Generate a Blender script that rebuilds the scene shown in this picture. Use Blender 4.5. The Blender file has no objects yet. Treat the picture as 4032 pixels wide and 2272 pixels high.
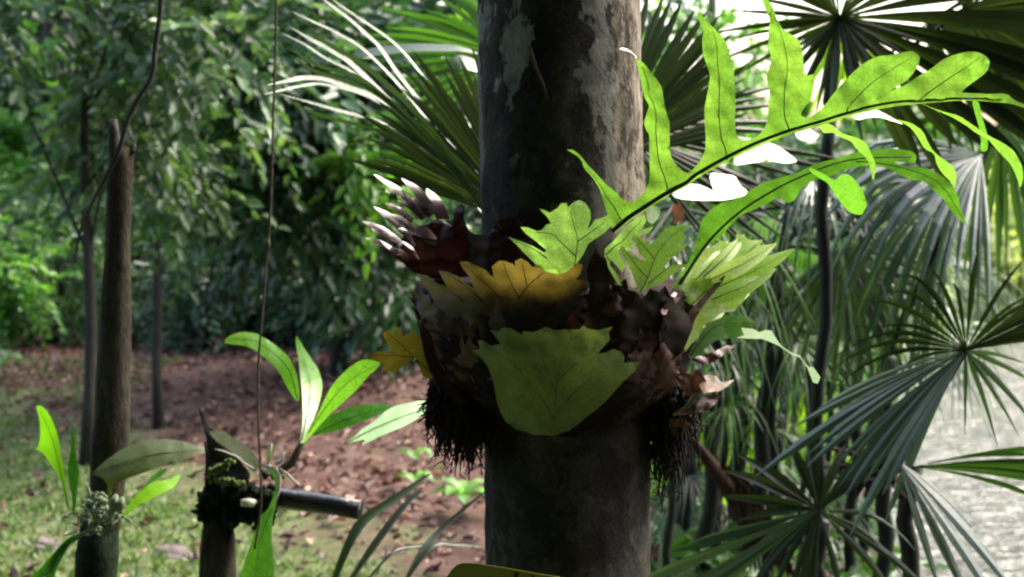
import bpy, bmesh, math, random
import numpy as np
from mathutils import Vector, Matrix, noise
from mathutils.geometry import delaunay_2d_cdt

random.seed(7)
rng = np.random.default_rng(11)
C = bpy.context.scene.collection
SC = bpy.context.scene
rad = math.radians

# ------------------------------------------------------------------ camera
F = 2016 / math.tan(rad(20)); CX, CY = 2016, 1136
PITCH = rad(-5)
CAM = Vector((0, 0, 1.55))
RIGHT = Vector((1, 0, 0))
FWD = Vector((0, math.cos(PITCH), math.sin(PITCH)))
UP = Vector((0, -math.sin(PITCH), math.cos(PITCH)))
cd = bpy.data.cameras.new('camera'); cam = bpy.data.objects.new('camera', cd); C.objects.link(cam)
cam.location = CAM; cam.rotation_euler = (rad(90) + PITCH, 0, 0)
cd.sensor_width = 36; cd.lens = 18 / math.tan(rad(20)); cd.clip_end = 500; cd.clip_start = 0.05
cd.dof.use_dof = True; cd.dof.focus_distance = 2.05; cd.dof.aperture_fstop = 5.6
SC.camera = cam
K = 4032 / 2576.0

def at(x, y, d):
    return CAM + RIGHT * ((x - CX) / F * d) + UP * (-(y - CY) / F * d) + FWD * d
def D(x, y, d):                                   # a point from the overview coordinates
    return at(x * K, y * K, d)
def cv(x, y, z):                                  # camera axes to world
    return RIGHT * x + UP * y + FWD * z
REG = dict(R1=(1400, 650), R2=(2000, 700), R3=(2200, 0), R4=(2744, 0), R5=(2744, 500), R6=(1400, 1200),
           L1=(0, 1546), L2=(700, 1200), L4=(2744, 1546), L5=(1000, 0), L6=(2400, 1000))
def T(reg, pts):
    x0, y0 = REG[reg]
    return [(x0 + p[0] / 2, y0 + p[1] / 2) for p in pts]
def DD(pts):
    return [(p[0] * K, p[1] * K) for p in pts]
def sstep(a, b, x):
    t = min(1, max(0, (x - a) / (b - a))); return t * t * (3 - 2 * t)

# ------------------------------------------------------------------ objects
BASE = {}
def props(o, label=None, cat=None, group=None, kind=None):
    if label: o['label'] = label
    if cat: o['category'] = cat
    if group: o['group'] = group
    if kind: o['kind'] = kind
    return o
def thing(name, base, label, cat, group=None):
    o = bpy.data.objects.new(name, None); C.objects.link(o)
    o.location = base; o.empty_display_size = 0.1
    BASE[o.name] = Vector(base)
    return props(o, label, cat, group)

class MB:
    def __init__(s): s.v = []; s.f = []; s.t = []
    def add(s, vs, fs, tint=None):
        n = len(s.v)
        s.v += [Vector(p) for p in vs]
        s.f += [tuple(i + n for i in f) for f in fs]
        t = random.random() if tint is None else tint
        if isinstance(t, (list, tuple)): s.t += list(t)
        else: s.t += [t] * len(vs)
    def tube(s, pts, radii, n=8, cap=True, tint=None, wob=0):
        pts = [Vector(p) for p in pts]; m = len(pts)
        if not isinstance(radii, (list, tuple)): radii = [radii] * m
        vs = []; ref = None
        for i, p in enumerate(pts):
            tg = (pts[min(i + 1, m - 1)] - pts[max(i - 1, 0)])
            if tg.length < 1e-9: tg = Vector((0, 0, 1))
            tg.normalize()
            if ref is None:
                ref = tg.orthogonal().normalized()
            ref = (ref - tg * ref.dot(tg))
            if ref.length < 1e-6: ref = tg.orthogonal()
            ref.normalize(); b = tg.cross(ref)
            for k in range(n):
                a = 2 * math.pi * k / n
                r = radii[i]
                if wob:
                    q = p * 9 + Vector((math.cos(a), math.sin(a), 0)) * 1.3
                    r *= 1 + wob * noise.noise(q)
                vs.append(p + (ref * math.cos(a) + b * math.sin(a)) * r)
        fs = [(i * n + k, i * n + (k + 1) % n, (i + 1) * n + (k + 1) % n, (i + 1) * n + k) for i in range(m - 1) for k in range(n)]
        if cap:
            fs.append(tuple(range(n - 1, -1, -1))); fs.append(tuple((m - 1) * n + k for k in range(n)))
        s.add(vs, fs, tint)
    def build(s, name, mat, parent=None, smooth=True, label=None):
        base = BASE.get(parent.name, Vector((0, 0, 0))) if parent else Vector((0, 0, 0))
        me = bpy.data.meshes.new(name)
        me.from_pydata([v - base for v in s.v], [], s.f)
        at_ = me.attributes.new('tint', 'FLOAT', 'POINT')
        at_.data.foreach_set('value', np.array(s.t, dtype=np.float32))
        if smooth: me.polygons.foreach_set('use_smooth', [True] * len(me.polygons))
        me.materials.append(mat); me.update()
        o = bpy.data.objects.new(name, me); C.objects.link(o)
        if parent: o.parent = parent
        BASE[o.name] = base
        if label: o['label'] = label
        return o

def smooth_path(pts, sub=4):
    """Catmull-Rom through points (any dimension)."""
    P = [np.array(p, float) for p in pts]; out = []
    n = len(P)
    for i in range(n - 1):
        p0, p1, p2, p3 = P[max(i - 1, 0)], P[i], P[i + 1], P[min(i + 2, n - 1)]
        for k in range(sub):
            t = k / sub
            out.append(0.5 * ((2 * p1) + (-p0 + p2) * t + (2 * p0 - 5 * p1 + 4 * p2 - p3) * t * t + (-p0 + 3 * p1 - 3 * p2 + p3) * t ** 3))
    out.append(P[-1]); return out
def chaikin(pts, q=0.2):
    out = []
    n = len(pts)
    for i in range(n):
        a, b = pts[i], pts[(i + 1) % n]
        out.append((a[0] * (1 - q) + b[0] * q, a[1] * (1 - q) + b[1] * q))
        out.append((a[0] * q + b[0] * (1 - q), a[1] * q + b[1] * (1 - q)))
    return out

def plane(d0, x0, y0, gx=0, gy=0, cx=0, cy=0):
    """depth over source pixels: slopes and curvatures in metres per 1000 px."""
    def f(x, y):
        u = (x - x0) / 1000; v = (y - y0) / 1000
        return d0 + gx * u + gy * v + cx * u * u + cy * v * v
    return f

def leafpoly(mb, pts, dfn, grid=22, wav=0.003, wf=25, soft=True, tintfn=None, tint=0.5):
    if soft: pts = chaikin(pts)
    n = len(pts)
    verts = [Vector((p[0], p[1])) for p in pts]
    xs = [p[0] for p in pts]; ys = [p[1] for p in pts]
    x = min(xs)
    while x < max(xs):
        y = min(ys)
        while y < max(ys):
            verts.append(Vector((x + random.uniform(-4, 4), y + random.uniform(-4, 4)))); y += grid
        x += grid
    edges = [(i, (i + 1) % n) for i in range(n)]
    vo, eo, fo, *_ = delaunay_2d_cdt(verts, edges, [], 1, 1e-4)
    used = sorted({i for f in fo for i in f}); mp = {i: k for k, i in enumerate(used)}
    w3 = []; tt = []
    for i in used:
        px, py = vo[i].x, vo[i].y
        d = dfn(px, py)
        d += wav * noise.noise(Vector((px / 1000 * wf, py / 1000 * wf, d0seed))) + wav * 1.6 * noise.noise(Vector((px / 1000 * wf * .35, py / 1000 * wf * .35, d0seed + 4)))
        w3.append(at(px, py, d)); tt.append(tintfn(px, py) if tintfn else tint)
    mb.add(w3, [tuple(mp[i] for i in f) for f in fo], tt)
d0seed = 0.0

def veins(mb, lines, dfn, r=0.0006, off=0.0025):
    for l in lines:
        p = smooth_path(l, 4); m = len(p)
        mb.tube([at(a[0], a[1], dfn(a[0], a[1]) - off) for a in p], [r * (1.2 - 0.8 * i / (m - 1)) for i in range(m)], 5)

def blade(mb, path, widths, normal, fold=0.25, seg=4, tint=None):
    """a strap leaf: world path, half widths, normal hint; V fold."""
    P = [Vector(p) for p in smooth_path([tuple(p) for p in path], seg)]
    m = len(P); W = np.interp(np.linspace(0, 1, m), np.linspace(0, 1, len(widths)), widths)
    vs = []
    for i, p in enumerate(P):
        tg = (P[min(i + 1, m - 1)] - P[max(i - 1, 0)]).normalized()
        side = tg.cross(Vector(normal)); side = side.normalized() if side.length > 1e-6 else tg.orthogonal().normalized()
        nn = side.cross(tg).normalized()
        w = W[i]
        vs += [p - side * w + nn * w * fold, p - side * w * .5 + nn * w * fold * .35, p, p + side * w * .5 + nn * w * fold * .35, p + side * w + nn * w * fold]
    fs = [(i * 5 + k, i * 5 + k + 1, i * 5 + k + 6, i * 5 + k + 5) for i in range(m - 1) for k in range(4)]
    mb.add(vs, fs, tint)

# ------------------------------------------------------------------ materials
def nodes(name):
    m = bpy.data.materials.new(name); m.use_nodes = True
    nt = m.node_tree; nt.nodes.clear()
    return m, nt, nt.nodes.new, nt.links.new
def ramp(nt, stops):
    r = nt.nodes.new('ShaderNodeValToRGB'); e = r.color_ramp.elements
    while len(e) < len(stops): e.new(0.5)
    for i, (p, c) in enumerate(stops):
        e[i].position = p; e[i].color = (*c, 1)
    return r
def mix(nt, fac, a, b, mode='MIX'):
    m = nt.nodes.new('ShaderNodeMix'); m.data_type = 'RGBA'; m.blend_type = mode
    for sock, val in ((m.inputs[0], fac), (m.inputs[6], a), (m.inputs[7], b)):
        if hasattr(val, 'links') or hasattr(val, 'is_output'): nt.links.new(val, sock)
        elif isinstance(val, (int, float)): sock.default_value = val
        else: sock.default_value = (*val, 1)
    return m.outputs[2]
def nz(nt, scale, detail=4, rough=.55, coord='Object', stretch=None):
    tc = nt.nodes.new('ShaderNodeTexCoord'); n = nt.nodes.new('ShaderNodeTexNoise')
    n.inputs['Scale'].default_value = scale; n.inputs['Detail'].default_value = detail; n.inputs['Roughness'].default_value = rough
    if stretch:
        mp = nt.nodes.new('ShaderNodeMapping'); mp.inputs['Scale'].default_value = stretch
        nt.links.new(tc.outputs[coord], mp.inputs[0]); nt.links.new(mp.outputs[0], n.inputs[0])
    else: nt.links.new(tc.outputs[coord], n.inputs[0])
    return n.outputs[0]
def attr(nt):
    a = nt.nodes.new('ShaderNodeAttribute'); a.attribute_name = 'tint'; return a.outputs['Fac']
def bump(nt, h, strength=.3, dist=.01):
    b = nt.nodes.new('ShaderNodeBump'); b.inputs['Strength'].default_value = strength; b.inputs['Distance'].default_value = dist
    nt.links.new(h, b.inputs['Height']); return b.outputs[0]

def leaf_mat(name, stops, trans=.45, tgain=(1.6, 1.5, .6), rough=.4, spec=.5, nscale=14, by='tint', namp=.35, bstr=.15, bscale=120, opaque=None, net=0):
    """reflecting and light-passing leaf; colour by the tint attribute plus blotches."""
    m, nt, N, L = nodes(name)
    r = ramp(nt, stops)
    a = attr(nt); n = nz(nt, nscale)
    mm = N('ShaderNodeMath'); mm.operation = 'MULTIPLY_ADD'; L(n, mm.inputs[0]); mm.inputs[1].default_value = namp * 2
    ad = N('ShaderNodeMath'); ad.operation = 'ADD'; L(a, ad.inputs[0]); ad.inputs[1].default_value = -namp
    L(ad.outputs[0], mm.inputs[2]); L(mm.outputs[0], r.inputs[0])
    col = r.outputs[0]
    if net:                                        # fine net of veins and scattered spots
        tc = N('ShaderNodeTexCoord'); vo = N('ShaderNodeTexVoronoi'); vo.feature = 'DISTANCE_TO_EDGE'; vo.inputs['Scale'].default_value = net; L(tc.outputs['Object'], vo.inputs[0])
        vr = ramp(nt, [(0, (.72, .74, .62)), (.09, (1, 1, 1))]); L(vo.outputs[0], vr.inputs[0])
        sr = ramp(nt, [(.70, (1, 1, 1)), (.76, (.55, .42, .22))]); L(nz(nt, net * .45, 3, .6), sr.inputs[0])
        col = mix(nt, 1.0, mix(nt, 1.0, col, vr.outputs[0], 'MULTIPLY'), sr.outputs[0], 'MULTIPLY')
    p = N('ShaderNodeBsdfPrincipled'); L(col, p.inputs['Base Color'])
    p.inputs['Roughness'].default_value = rough; p.inputs['Specular IOR Level'].default_value = spec
    L(bump(nt, nz(nt, bscale, 2), bstr, .004), p.inputs['Normal'])
    tr = N('ShaderNodeBsdfTranslucent'); L(mix(nt, 1.0, col, tgain, 'MULTIPLY'), tr.inputs[0])
    mx = N('ShaderNodeMixShader'); mx.inputs[0].default_value = trans
    if opaque:                                     # old brown tissue lets no light through
        k = N('ShaderNodeMapRange'); L(a, k.inputs[0]); k.inputs[1].default_value = opaque[0]; k.inputs[2].default_value = opaque[1]; k.inputs[3].default_value = .04; k.inputs[4].default_value = trans; L(k.outputs[0], mx.inputs[0])
    o = N('ShaderNodeOutputMaterial')
    L(p.outputs[0], mx.inputs[1]); L(tr.outputs[0], mx.inputs[2]); L(mx.outputs[0], o.inputs[0])
    return m
def flat_mat(name, stops, scale=20, rough=.85, spec=.3, bstr=.4, bscale=60, bdist=.01, stretch=None, by='noise'):
    m, nt, N, L = nodes(name)
    r = ramp(nt, stops)
    L(attr(nt) if by == 'tint' else nz(nt, scale, 6, .65, stretch=stretch), r.inputs[0])
    p = N('ShaderNodeBsdfPrincipled'); L(r.outputs[0], p.inputs['Base Color'])
    p.inputs['Roughness'].default_value = rough; p.inputs['Specular IOR Level'].default_value = spec
    L(bump(nt, nz(nt, bscale, 5, .7, stretch=stretch), bstr, bdist), p.inputs['Normal'])
    o = N('ShaderNodeOutputMaterial'); L(p.outputs[0], o.inputs[0]); return m

M = {}
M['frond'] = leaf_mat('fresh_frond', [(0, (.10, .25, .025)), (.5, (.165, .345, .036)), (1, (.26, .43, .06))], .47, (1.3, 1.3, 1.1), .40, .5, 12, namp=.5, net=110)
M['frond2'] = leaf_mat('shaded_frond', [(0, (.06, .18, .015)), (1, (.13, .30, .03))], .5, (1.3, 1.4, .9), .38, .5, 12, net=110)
M['pale_frond'] = leaf_mat('pale_young_frond', [(0, (.24, .52, .06)), (.5, (.36, .64, .12)), (1, (.48, .74, .20))], .66, (1.35, 1.4, 1.1), .4, .5, 18, namp=.45, net=130)
M['fern_pale'] = leaf_mat('pale_nest_frond', [(0, (.22, .42, .06)), (.6, (.38, .56, .13)), (1, (.50, .64, .25))], .62, (1.5, 1.4, .9), .4, .55, 12, net=130)
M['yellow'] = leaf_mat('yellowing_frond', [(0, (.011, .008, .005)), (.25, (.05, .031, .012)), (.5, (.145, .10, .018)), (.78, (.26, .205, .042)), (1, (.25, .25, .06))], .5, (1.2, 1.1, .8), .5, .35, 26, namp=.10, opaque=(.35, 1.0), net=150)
M['yellow2'] = leaf_mat('small_yellow_frond', [(0, (.22, .05, .012)), (.3, (.24, .13, .012)), (1, (.32, .27, .045))], .4, (1.3, 1.1, .5), .5, .35, 40, net=150)
M['shield'] = leaf_mat('shield_frond', [(0, (.11, .11, .045)), (.25, (.125, .18, .06)), (.6, (.20, .28, .095)), (1, (.28, .36, .15))], .15, (1.3, 1.3, .7), .55, .35, 16, bscale=70, namp=.55, bstr=.5, net=140)
M['dead'] = leaf_mat('dead_frond', [(0, (.035, .012, .010)), (.5, (.10, .035, .028)), (.8, (.36, .25, .24)), (1, (.78, .70, .68))], .25, (1.3, .9, .8), .26, .8, 30, namp=.15)  # palest stops paint the sheen onto the spike tips
M['wetbark'] = flat_mat('wet_stub', [(.3, (.006, .005, .005)), (.7, (.016, .014, .012))], 14, .2, .55, .5, 30, .01)
M['dead_body'] = leaf_mat('dead_frond_body', [(0, (.012, .005, .004)), (.5, (.036, .014, .011)), (1, (.12, .055, .04))], .2, (1.3, .9, .8), .7, .25, 30, namp=.25)
M['humus_frond'] = leaf_mat('rotting_frond', [(0, (.006, .004, .003)), (.5, (.016, .010, .007)), (1, (.045, .027, .016))], .04, (1.2, .9, .6), .85, .15, 40, namp=.4)
M['dry'] = leaf_mat('dry_frond', [(0, (.03, .013, .010)), (.6, (.12, .058, .04)), (1, (.36, .24, .18))], .3, (1.2, 1, .8), .5, .4, 60, namp=.3)
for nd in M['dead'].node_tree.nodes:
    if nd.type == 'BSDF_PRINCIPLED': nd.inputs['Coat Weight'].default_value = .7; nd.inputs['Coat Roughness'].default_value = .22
M['bark_piece'] = flat_mat('grey_bark_piece', [(.3, (.06, .045, .042)), (.7, (.22, .18, .165))], 18, .9, .2, .6, 60, .01)
M['vein'] = flat_mat('dark_vein', [(0, (.02, .03, .006)), (1, (.05, .06, .012))], 30)
M['rachis'] = flat_mat('dark_rachis', [(0, (.012, .010, .005)), (1, (.035, .028, .012))], 30, .55)
M['nest'] = flat_mat('nest_humus', [(.3, (.006, .004, .003)), (.5, (.018, .012, .008)), (.68, (.06, .036, .022))], 22, .95, .15, .8, 70, .02)
M['root'] = flat_mat('black_root', [(0, (.006, .005, .004)), (1, (.02, .016, .012))], 30, .9, .2)
M['orchid'] = leaf_mat('orchid_leaf', [(0, (.045, .19, .012)), (.5, (.10, .32, .03)), (1, (.22, .45, .06))], .4, (1.5, 1.5, .6), .34, .6, 10, namp=.3, net=60)
M['orchid_bright'] = leaf_mat('bright_orchid_leaf', [(0, (.10, .34, .01)), (1, (.24, .55, .02))], .5, (1.6, 1.6, .6), .35, .5, 10)
M['orchid_dry'] = leaf_mat('faded_orchid_leaf', [(0, (.045, .07, .012)), (.5, (.10, .135, .03)), (1, (.30, .32, .22))], .35, (1.3, 1.3, .7), .45, .5, 14, namp=.3, net=70)
M['moss'] = flat_mat('moss', [(.3, (.05, .08, .02)), (.5, (.16, .22, .06)), (.7, (.34, .42, .18))], 40, .95, .1, .8, 160, .02)
M['darkmoss'] = flat_mat('wet_dark_moss', [(.3, (.006, .011, .006)), (.7, (.025, .045, .022))], 40, .95, .1, .8, 160, .02)
M['lichen'] = flat_mat('grey_green_roots', [(.3, (.10, .15, .09)), (.7, (.28, .36, .22))], 40, .9, .2)
M['paleroot'] = flat_mat('pale_roots', [(.3, (.45, .42, .28)), (.7, (.75, .74, .62))], 40, .6)
M['post'] = flat_mat('weathered_post', [(.3, (.012, .009, .005)), (.46, (.035, .026, .016)), (.56, (.045, .048, .022)), (.72, (.10, .075, .05))], 14, .9, .2, 1.0, 45, .02, (2.5, 2.5, .8))
M['vine'] = flat_mat('vine_bark', [(.3, (.03, .024, .014)), (.7, (.11, .085, .05))], 30)
M['darkbark'] = flat_mat('dark_wet_bark', [(.3, (.012, .012, .009)), (.7, (.045, .042, .032))], 8, .85, .3, .6, 25, .02, (4, 4, .8))
M['litter'] = leaf_mat('fallen_leaf', [(0, (.045, .02, .015)), (.4, (.11, .055, .043)), (.7, (.20, .105, .08)), (.9, (.32, .19, .135)), (1, (.42, .32, .21))], .12, (1.2, 1, .8), .6, .4, 8)
M['grass'] = leaf_mat('short_grass', [(0, (.06, .115, .028)), (1, (.135, .225, .06))], .3, (1.3, 1.4, .6), .5, .4, 6)
def fol(name, lo, mid, hi, trans=.35, rough=.4, spec=.5):
    return leaf_mat(name, [(0, lo), (.55, mid), (1, hi)], trans, (1.4, 1.5, .6), rough, spec, 3, namp=.2)
M['fol_grey'] = fol('grey_green_leaf', (.018, .050, .020), (.044, .100, .035), (.115, .20, .085), .33, .42, .5)
M['fol_dark'] = fol('deep_green_leaf', (.010, .038, .016), (.026, .078, .029), (.068, .155, .062), .3, .33, .6)
M['fol_unseen'] = fol('unseen_dark_leaf', (.008, .02, .008), (.016, .04, .014), (.03, .07, .02), .06)  # dark, nearly opaque leaf so the added leaf mass blocks light
M['fol_mid'] = fol('mid_green_leaf', (.020, .065, .014), (.045, .125, .023), (.10, .21, .045))
M['fol_lime'] = fol('lime_green_leaf', (.045, .15, .015), (.09, .25, .03), (.18, .36, .06), .42)
M['fol_pale'] = fol('pale_yellow_green_leaf', (.20, .26, .09), (.36, .42, .18), (.52, .55, .3), .4, .5, .4)
M['palm'] = leaf_mat('palm_blade', [(0, (.012, .035, .010)), (.5, (.028, .07, .016)), (1, (.06, .12, .022))], .3, (1.5, 1.6, .5), .32, .6, 6, namp=.2)
M['palm_grey'] = leaf_mat('glossy_palm_blade', [(0, (.02, .045, .028)), (.5, (.035, .075, .04)), (1, (.07, .12, .06))], .22, (1.3, 1.5, .6), .28, .75, 6, namp=.2)
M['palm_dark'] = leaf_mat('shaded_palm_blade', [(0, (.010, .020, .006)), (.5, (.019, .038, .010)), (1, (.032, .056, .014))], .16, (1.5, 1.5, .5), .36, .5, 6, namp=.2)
M['palm_olive'] = leaf_mat('olive_palm_blade', [(0, (.012, .024, .006)), (.5, (.024, .044, .010)), (1, (.045, .075, .018))], .18, (1.4, 1.5, .5), .4, .5, 6, namp=.25)
M['palm_sheen'] = leaf_mat('waxy_palm_leaflet', [(0, (.03, .06, .03)), (1, (.07, .12, .06))], .2, (1.3, 1.5, .6), .46, .5, 6, namp=.3, bstr=.4, bscale=40)
M['palm_mid'] = leaf_mat('soft_green_palm_blade', [(0, (.03, .09, .012)), (1, (.075, .17, .03))], .4, (1.3, 1.5, .6), .45, .5, 6)
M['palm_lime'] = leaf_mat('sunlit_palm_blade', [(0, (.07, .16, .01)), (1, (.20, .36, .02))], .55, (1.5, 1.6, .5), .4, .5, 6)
M['palm_dead'] = flat_mat('dead_palm_fibre', [(.3, (.025, .014, .008)), (.7, (.075, .045, .03))], 12, .9, .2, .8, 60, .02, (3, 3, .5))
M['cane'] = flat_mat('palm_cane', [(.3, (.003, .006, .003)), (.7, (.009, .015, .008))], 20, .6, .3)
M['plate'] = flat_mat('yellow_plate', [(.3, (.19, .22, .018)), (.7, (.25, .27, .03))], 9, .5, .4, .05)
M['ink'] = flat_mat('black_ink', [(0, (.01, .01, .008)), (1, (.02, .02, .012))], 9, .6)

def bark_main():
    m, nt, N, L = nodes('mottled_bark')
    base = ramp(nt, [(.32, (.012, .011, .009)), (.48, (.034, .031, .024)), (.6, (.080, .073, .055)), (.72, (.14, .13, .10))])
    L(nz(nt, 9, 8, .68, stretch=(1, 1, .55)), base.inputs[0])
    bl = ramp(nt, [(.47, (.35, .33, .30)), (.50, (1, 1, 1)), (.60, (1, 1, 1)), (.63, (2.0, 1.9, 1.5))]); L(nz(nt, 13, 6, .68), bl.inputs[0])
    base0 = mix(nt, 1.0, base.outputs[0], bl.outputs[0], 'MULTIPLY')
    # grey crust lichen patches
    lm = ramp(nt, [(.515, (0, 0, 0)), (.535, (1, 1, 1))]); L(nz(nt, 8.0, 7, .6, stretch=(1, 1, .7)), lm.inputs[0])
    lc = ramp(nt, [(.3, (.15, .16, .135)), (.7, (.36, .37, .32))]); L(nz(nt, 40, 4), lc.inputs[0])
    tc0 = N('ShaderNodeTexCoord'); sp0 = N('ShaderNodeSeparateXYZ'); L(tc0.outputs['Object'], sp0.inputs[0])
    z0 = N('ShaderNodeMapRange'); L(sp0.outputs[2], z0.inputs[0]); z0.inputs[1].default_value = 1.45; z0.inputs[2].default_value = 1.8; z0.inputs[3].default_value = .05
    ml = N('ShaderNodeMath'); ml.operation = 'MULTIPLY'; L(lm.outputs[0], ml.inputs[0]); L(z0.outputs[0], ml.inputs[1])
    c1 = mix(nt, ml.outputs[0], base0, lc.outputs[0])
    # a pale strip down one side of the trunk, ragged edge, ends above the nest
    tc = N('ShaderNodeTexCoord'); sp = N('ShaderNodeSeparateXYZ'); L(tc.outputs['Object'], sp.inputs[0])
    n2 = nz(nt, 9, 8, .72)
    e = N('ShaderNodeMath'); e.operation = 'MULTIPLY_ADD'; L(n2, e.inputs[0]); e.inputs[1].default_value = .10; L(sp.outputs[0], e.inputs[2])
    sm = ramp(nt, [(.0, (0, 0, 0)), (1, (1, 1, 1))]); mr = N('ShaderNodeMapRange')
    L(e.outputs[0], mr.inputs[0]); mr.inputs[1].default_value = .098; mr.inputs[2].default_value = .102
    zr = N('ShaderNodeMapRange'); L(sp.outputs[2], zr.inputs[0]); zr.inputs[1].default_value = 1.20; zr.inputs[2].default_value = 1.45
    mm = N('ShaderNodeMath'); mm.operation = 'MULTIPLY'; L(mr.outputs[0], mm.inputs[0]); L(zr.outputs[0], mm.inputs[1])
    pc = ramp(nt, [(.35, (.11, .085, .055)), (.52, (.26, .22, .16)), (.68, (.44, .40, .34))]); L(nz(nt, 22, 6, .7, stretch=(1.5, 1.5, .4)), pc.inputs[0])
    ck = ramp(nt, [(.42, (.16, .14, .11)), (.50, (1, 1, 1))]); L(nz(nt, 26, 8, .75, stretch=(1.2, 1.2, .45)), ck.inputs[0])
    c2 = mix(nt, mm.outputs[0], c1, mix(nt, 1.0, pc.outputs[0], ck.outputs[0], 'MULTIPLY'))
    p = N('ShaderNodeBsdfPrincipled'); L(c2, p.inputs['Base Color']); p.inputs['Roughness'].default_value = .85; p.inputs['Specular IOR Level'].default_value = .25
    L(bump(nt, nz(nt, 30, 8, .75, stretch=(1, 1, .7)), 1.0, .022), p.inputs['Normal'])
    o = N('ShaderNodeOutputMaterial'); L(p.outputs[0], o.inputs[0]); return m
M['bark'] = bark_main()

def ground_mat():
    m, nt, N, L = nodes('forest_floor')
    soil = ramp(nt, [(.3, (.035, .018, .014)), (.47, (.085, .046, .036)), (.6, (.14, .085, .066)), (.75, (.22, .15, .12))]); L(nz(nt, 6, 8, .72), soil.inputs[0])
    moss = ramp(nt, [(.34, (.035, .03, .016)), (.45, (.07, .092, .032)), (.55, (.125, .155, .058)), (.70, (.22, .215, .12))]); L(nz(nt, 9, 10, .8), moss.inputs[0])
    tc = N('ShaderNodeTexCoord'); sp = N('ShaderNodeSeparateXYZ'); L(tc.outputs['Object'], sp.inputs[0])
    # mossy turf near the posts, bare litter further back
    sl = N('ShaderNodeMath'); sl.operation = 'MULTIPLY_ADD'; L(sp.outputs[0], sl.inputs[0]); sl.inputs[1].default_value = -1.35; sl.inputs[2].default_value = 4.9
    df = N('ShaderNodeMath'); df.operation = 'SUBTRACT'; L(sl.outputs[0], df.inputs[0]); L(sp.outputs[1], df.inputs[1])
    mu = N('ShaderNodeMapRange'); L(df.outputs[0], mu.inputs[0]); mu.inputs[1].default_value = -.9; mu.inputs[2].default_value = 1.2
    ad = N('ShaderNodeMath'); ad.operation = 'MULTIPLY_ADD'; L(mu.outputs[0], ad.inputs[0]); ad.inputs[1].default_value = .5; L(nz(nt, 1.6, 6, .65), ad.inputs[2])
    gm = ramp(nt, [(.62, (0, 0, 0)), (.82, (1, 1, 1))]); L(ad.outputs[0], gm.inputs[0])
    c = mix(nt, gm.outputs[0], soil.outputs[0], moss.outputs[0])
    dx = N('ShaderNodeMapRange'); L(sp.outputs[0], dx.inputs[0]); dx.inputs[1].default_value = .5; dx.inputs[2].default_value = .9
    dk = ramp(nt, [(.3, (.018, .016, .010)), (.7, (.07, .06, .04))]); L(nz(nt, 5, 8, .7), dk.inputs[0])
    c = mix(nt, dx.outputs[0], c, dk.outputs[0])
    # far side: grass on the pond's other bank
    fx = N('ShaderNodeMapRange'); L(sp.outputs[0], fx.inputs[0]); fx.inputs[1].default_value = 1.2; fx.inputs[2].default_value = 3.0
    fy = N('ShaderNodeMapRange'); L(sp.outputs[1], fy.inputs[0]); fy.inputs[1].default_value = 9; fy.inputs[2].default_value = 14
    fm = N('ShaderNodeMath'); fm.operation = 'MULTIPLY'; L(fx.outputs[0], fm.inputs[0]); L(fy.outputs[0], fm.inputs[1])
    gr = ramp(nt, [(.3, (.06, .14, .02)), (.7, (.20, .30, .07))]); L(nz(nt, 1.2, 6, .7), gr.inputs[0])
    c = mix(nt, fm.outputs[0], c, gr.outputs[0])
    p = N('ShaderNodeBsdfPrincipled'); L(c, p.inputs['Base Color']); p.inputs['Roughness'].default_value = .95; p.inputs['Specular IOR Level'].default_value = .2
    L(bump(nt, nz(nt, 30, 8, .75), .9, .03), p.inputs['Normal'])
    o = N('ShaderNodeOutputMaterial'); L(p.outputs[0], o.inputs[0]); return m
def water_mat():
    m, nt, N, L = nodes('pond_water')
    p = N('ShaderNodeBsdfPrincipled'); p.inputs['Base Color'].default_value = (.028, .03, .02, 1)
    p.inputs['Roughness'].default_value = .12; p.inputs['IOR'].default_value = 1.33; p.inputs['Specular IOR Level'].default_value = .5
    L(bump(nt, nz(nt, 6, 4, .6, stretch=(.45, 1.6, 1)), 1.0, .10), p.inputs['Normal'])
    o = N('ShaderNodeOutputMaterial'); L(p.outputs[0], o.inputs[0]); return m

# ------------------------------------------------------------------ setting
def bank(y): return 1.42 + (.25 * (y - 6) if y > 6 else .06 * (6 - y))
def gz(x, y):
    z = 0.06 * noise.noise(Vector((x * .6, y * .6, 0))) + .02 * noise.noise(Vector((x * 2.5, y * 2.5, 3)))
    z += 7 * sstep(16, 34, y) * sstep(3.5, -3, x)
    s = x - bank(y)
    farb = sstep(14.2, 15.6, y + .5 * noise.noise(Vector((x * .4, 7, 1))))
    z -= 1.0 * sstep(-.5, 1.3, s) * (1 - farb) + .25 * sstep(0, 2, s) * farb
    return z
def grid_sheet(name, xs, ys, zf, mat):
    vs = [(x, y, zf(x, y)) for y in ys for x in xs]; nx = len(xs)
    fs = [(j * nx + i, j * nx + i + 1, (j + 1) * nx + i + 1, (j + 1) * nx + i) for j in range(len(ys) - 1) for i in range(nx - 1)]
    b = MB(); b.add(vs, fs, .5); return b.build(name, mat)
xs = list(np.concatenate([np.arange(-60, -8, 4), np.arange(-8, 8, .12), np.arange(8, 80, 3)]))
ys = list(np.concatenate([np.arange(-20, 0, 4), np.arange(0, 18, .12), np.arange(18, 150, 3)]))
g = grid_sheet('ground', xs, ys, gz, ground_mat()); g['kind'] = 'structure'
w = grid_sheet('water', list(np.arange(-1, 60, 1.0)), list(np.arange(0, 22, 1.0)), lambda x, y: -.34, water_mat()); w['kind'] = 'structure'

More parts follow.
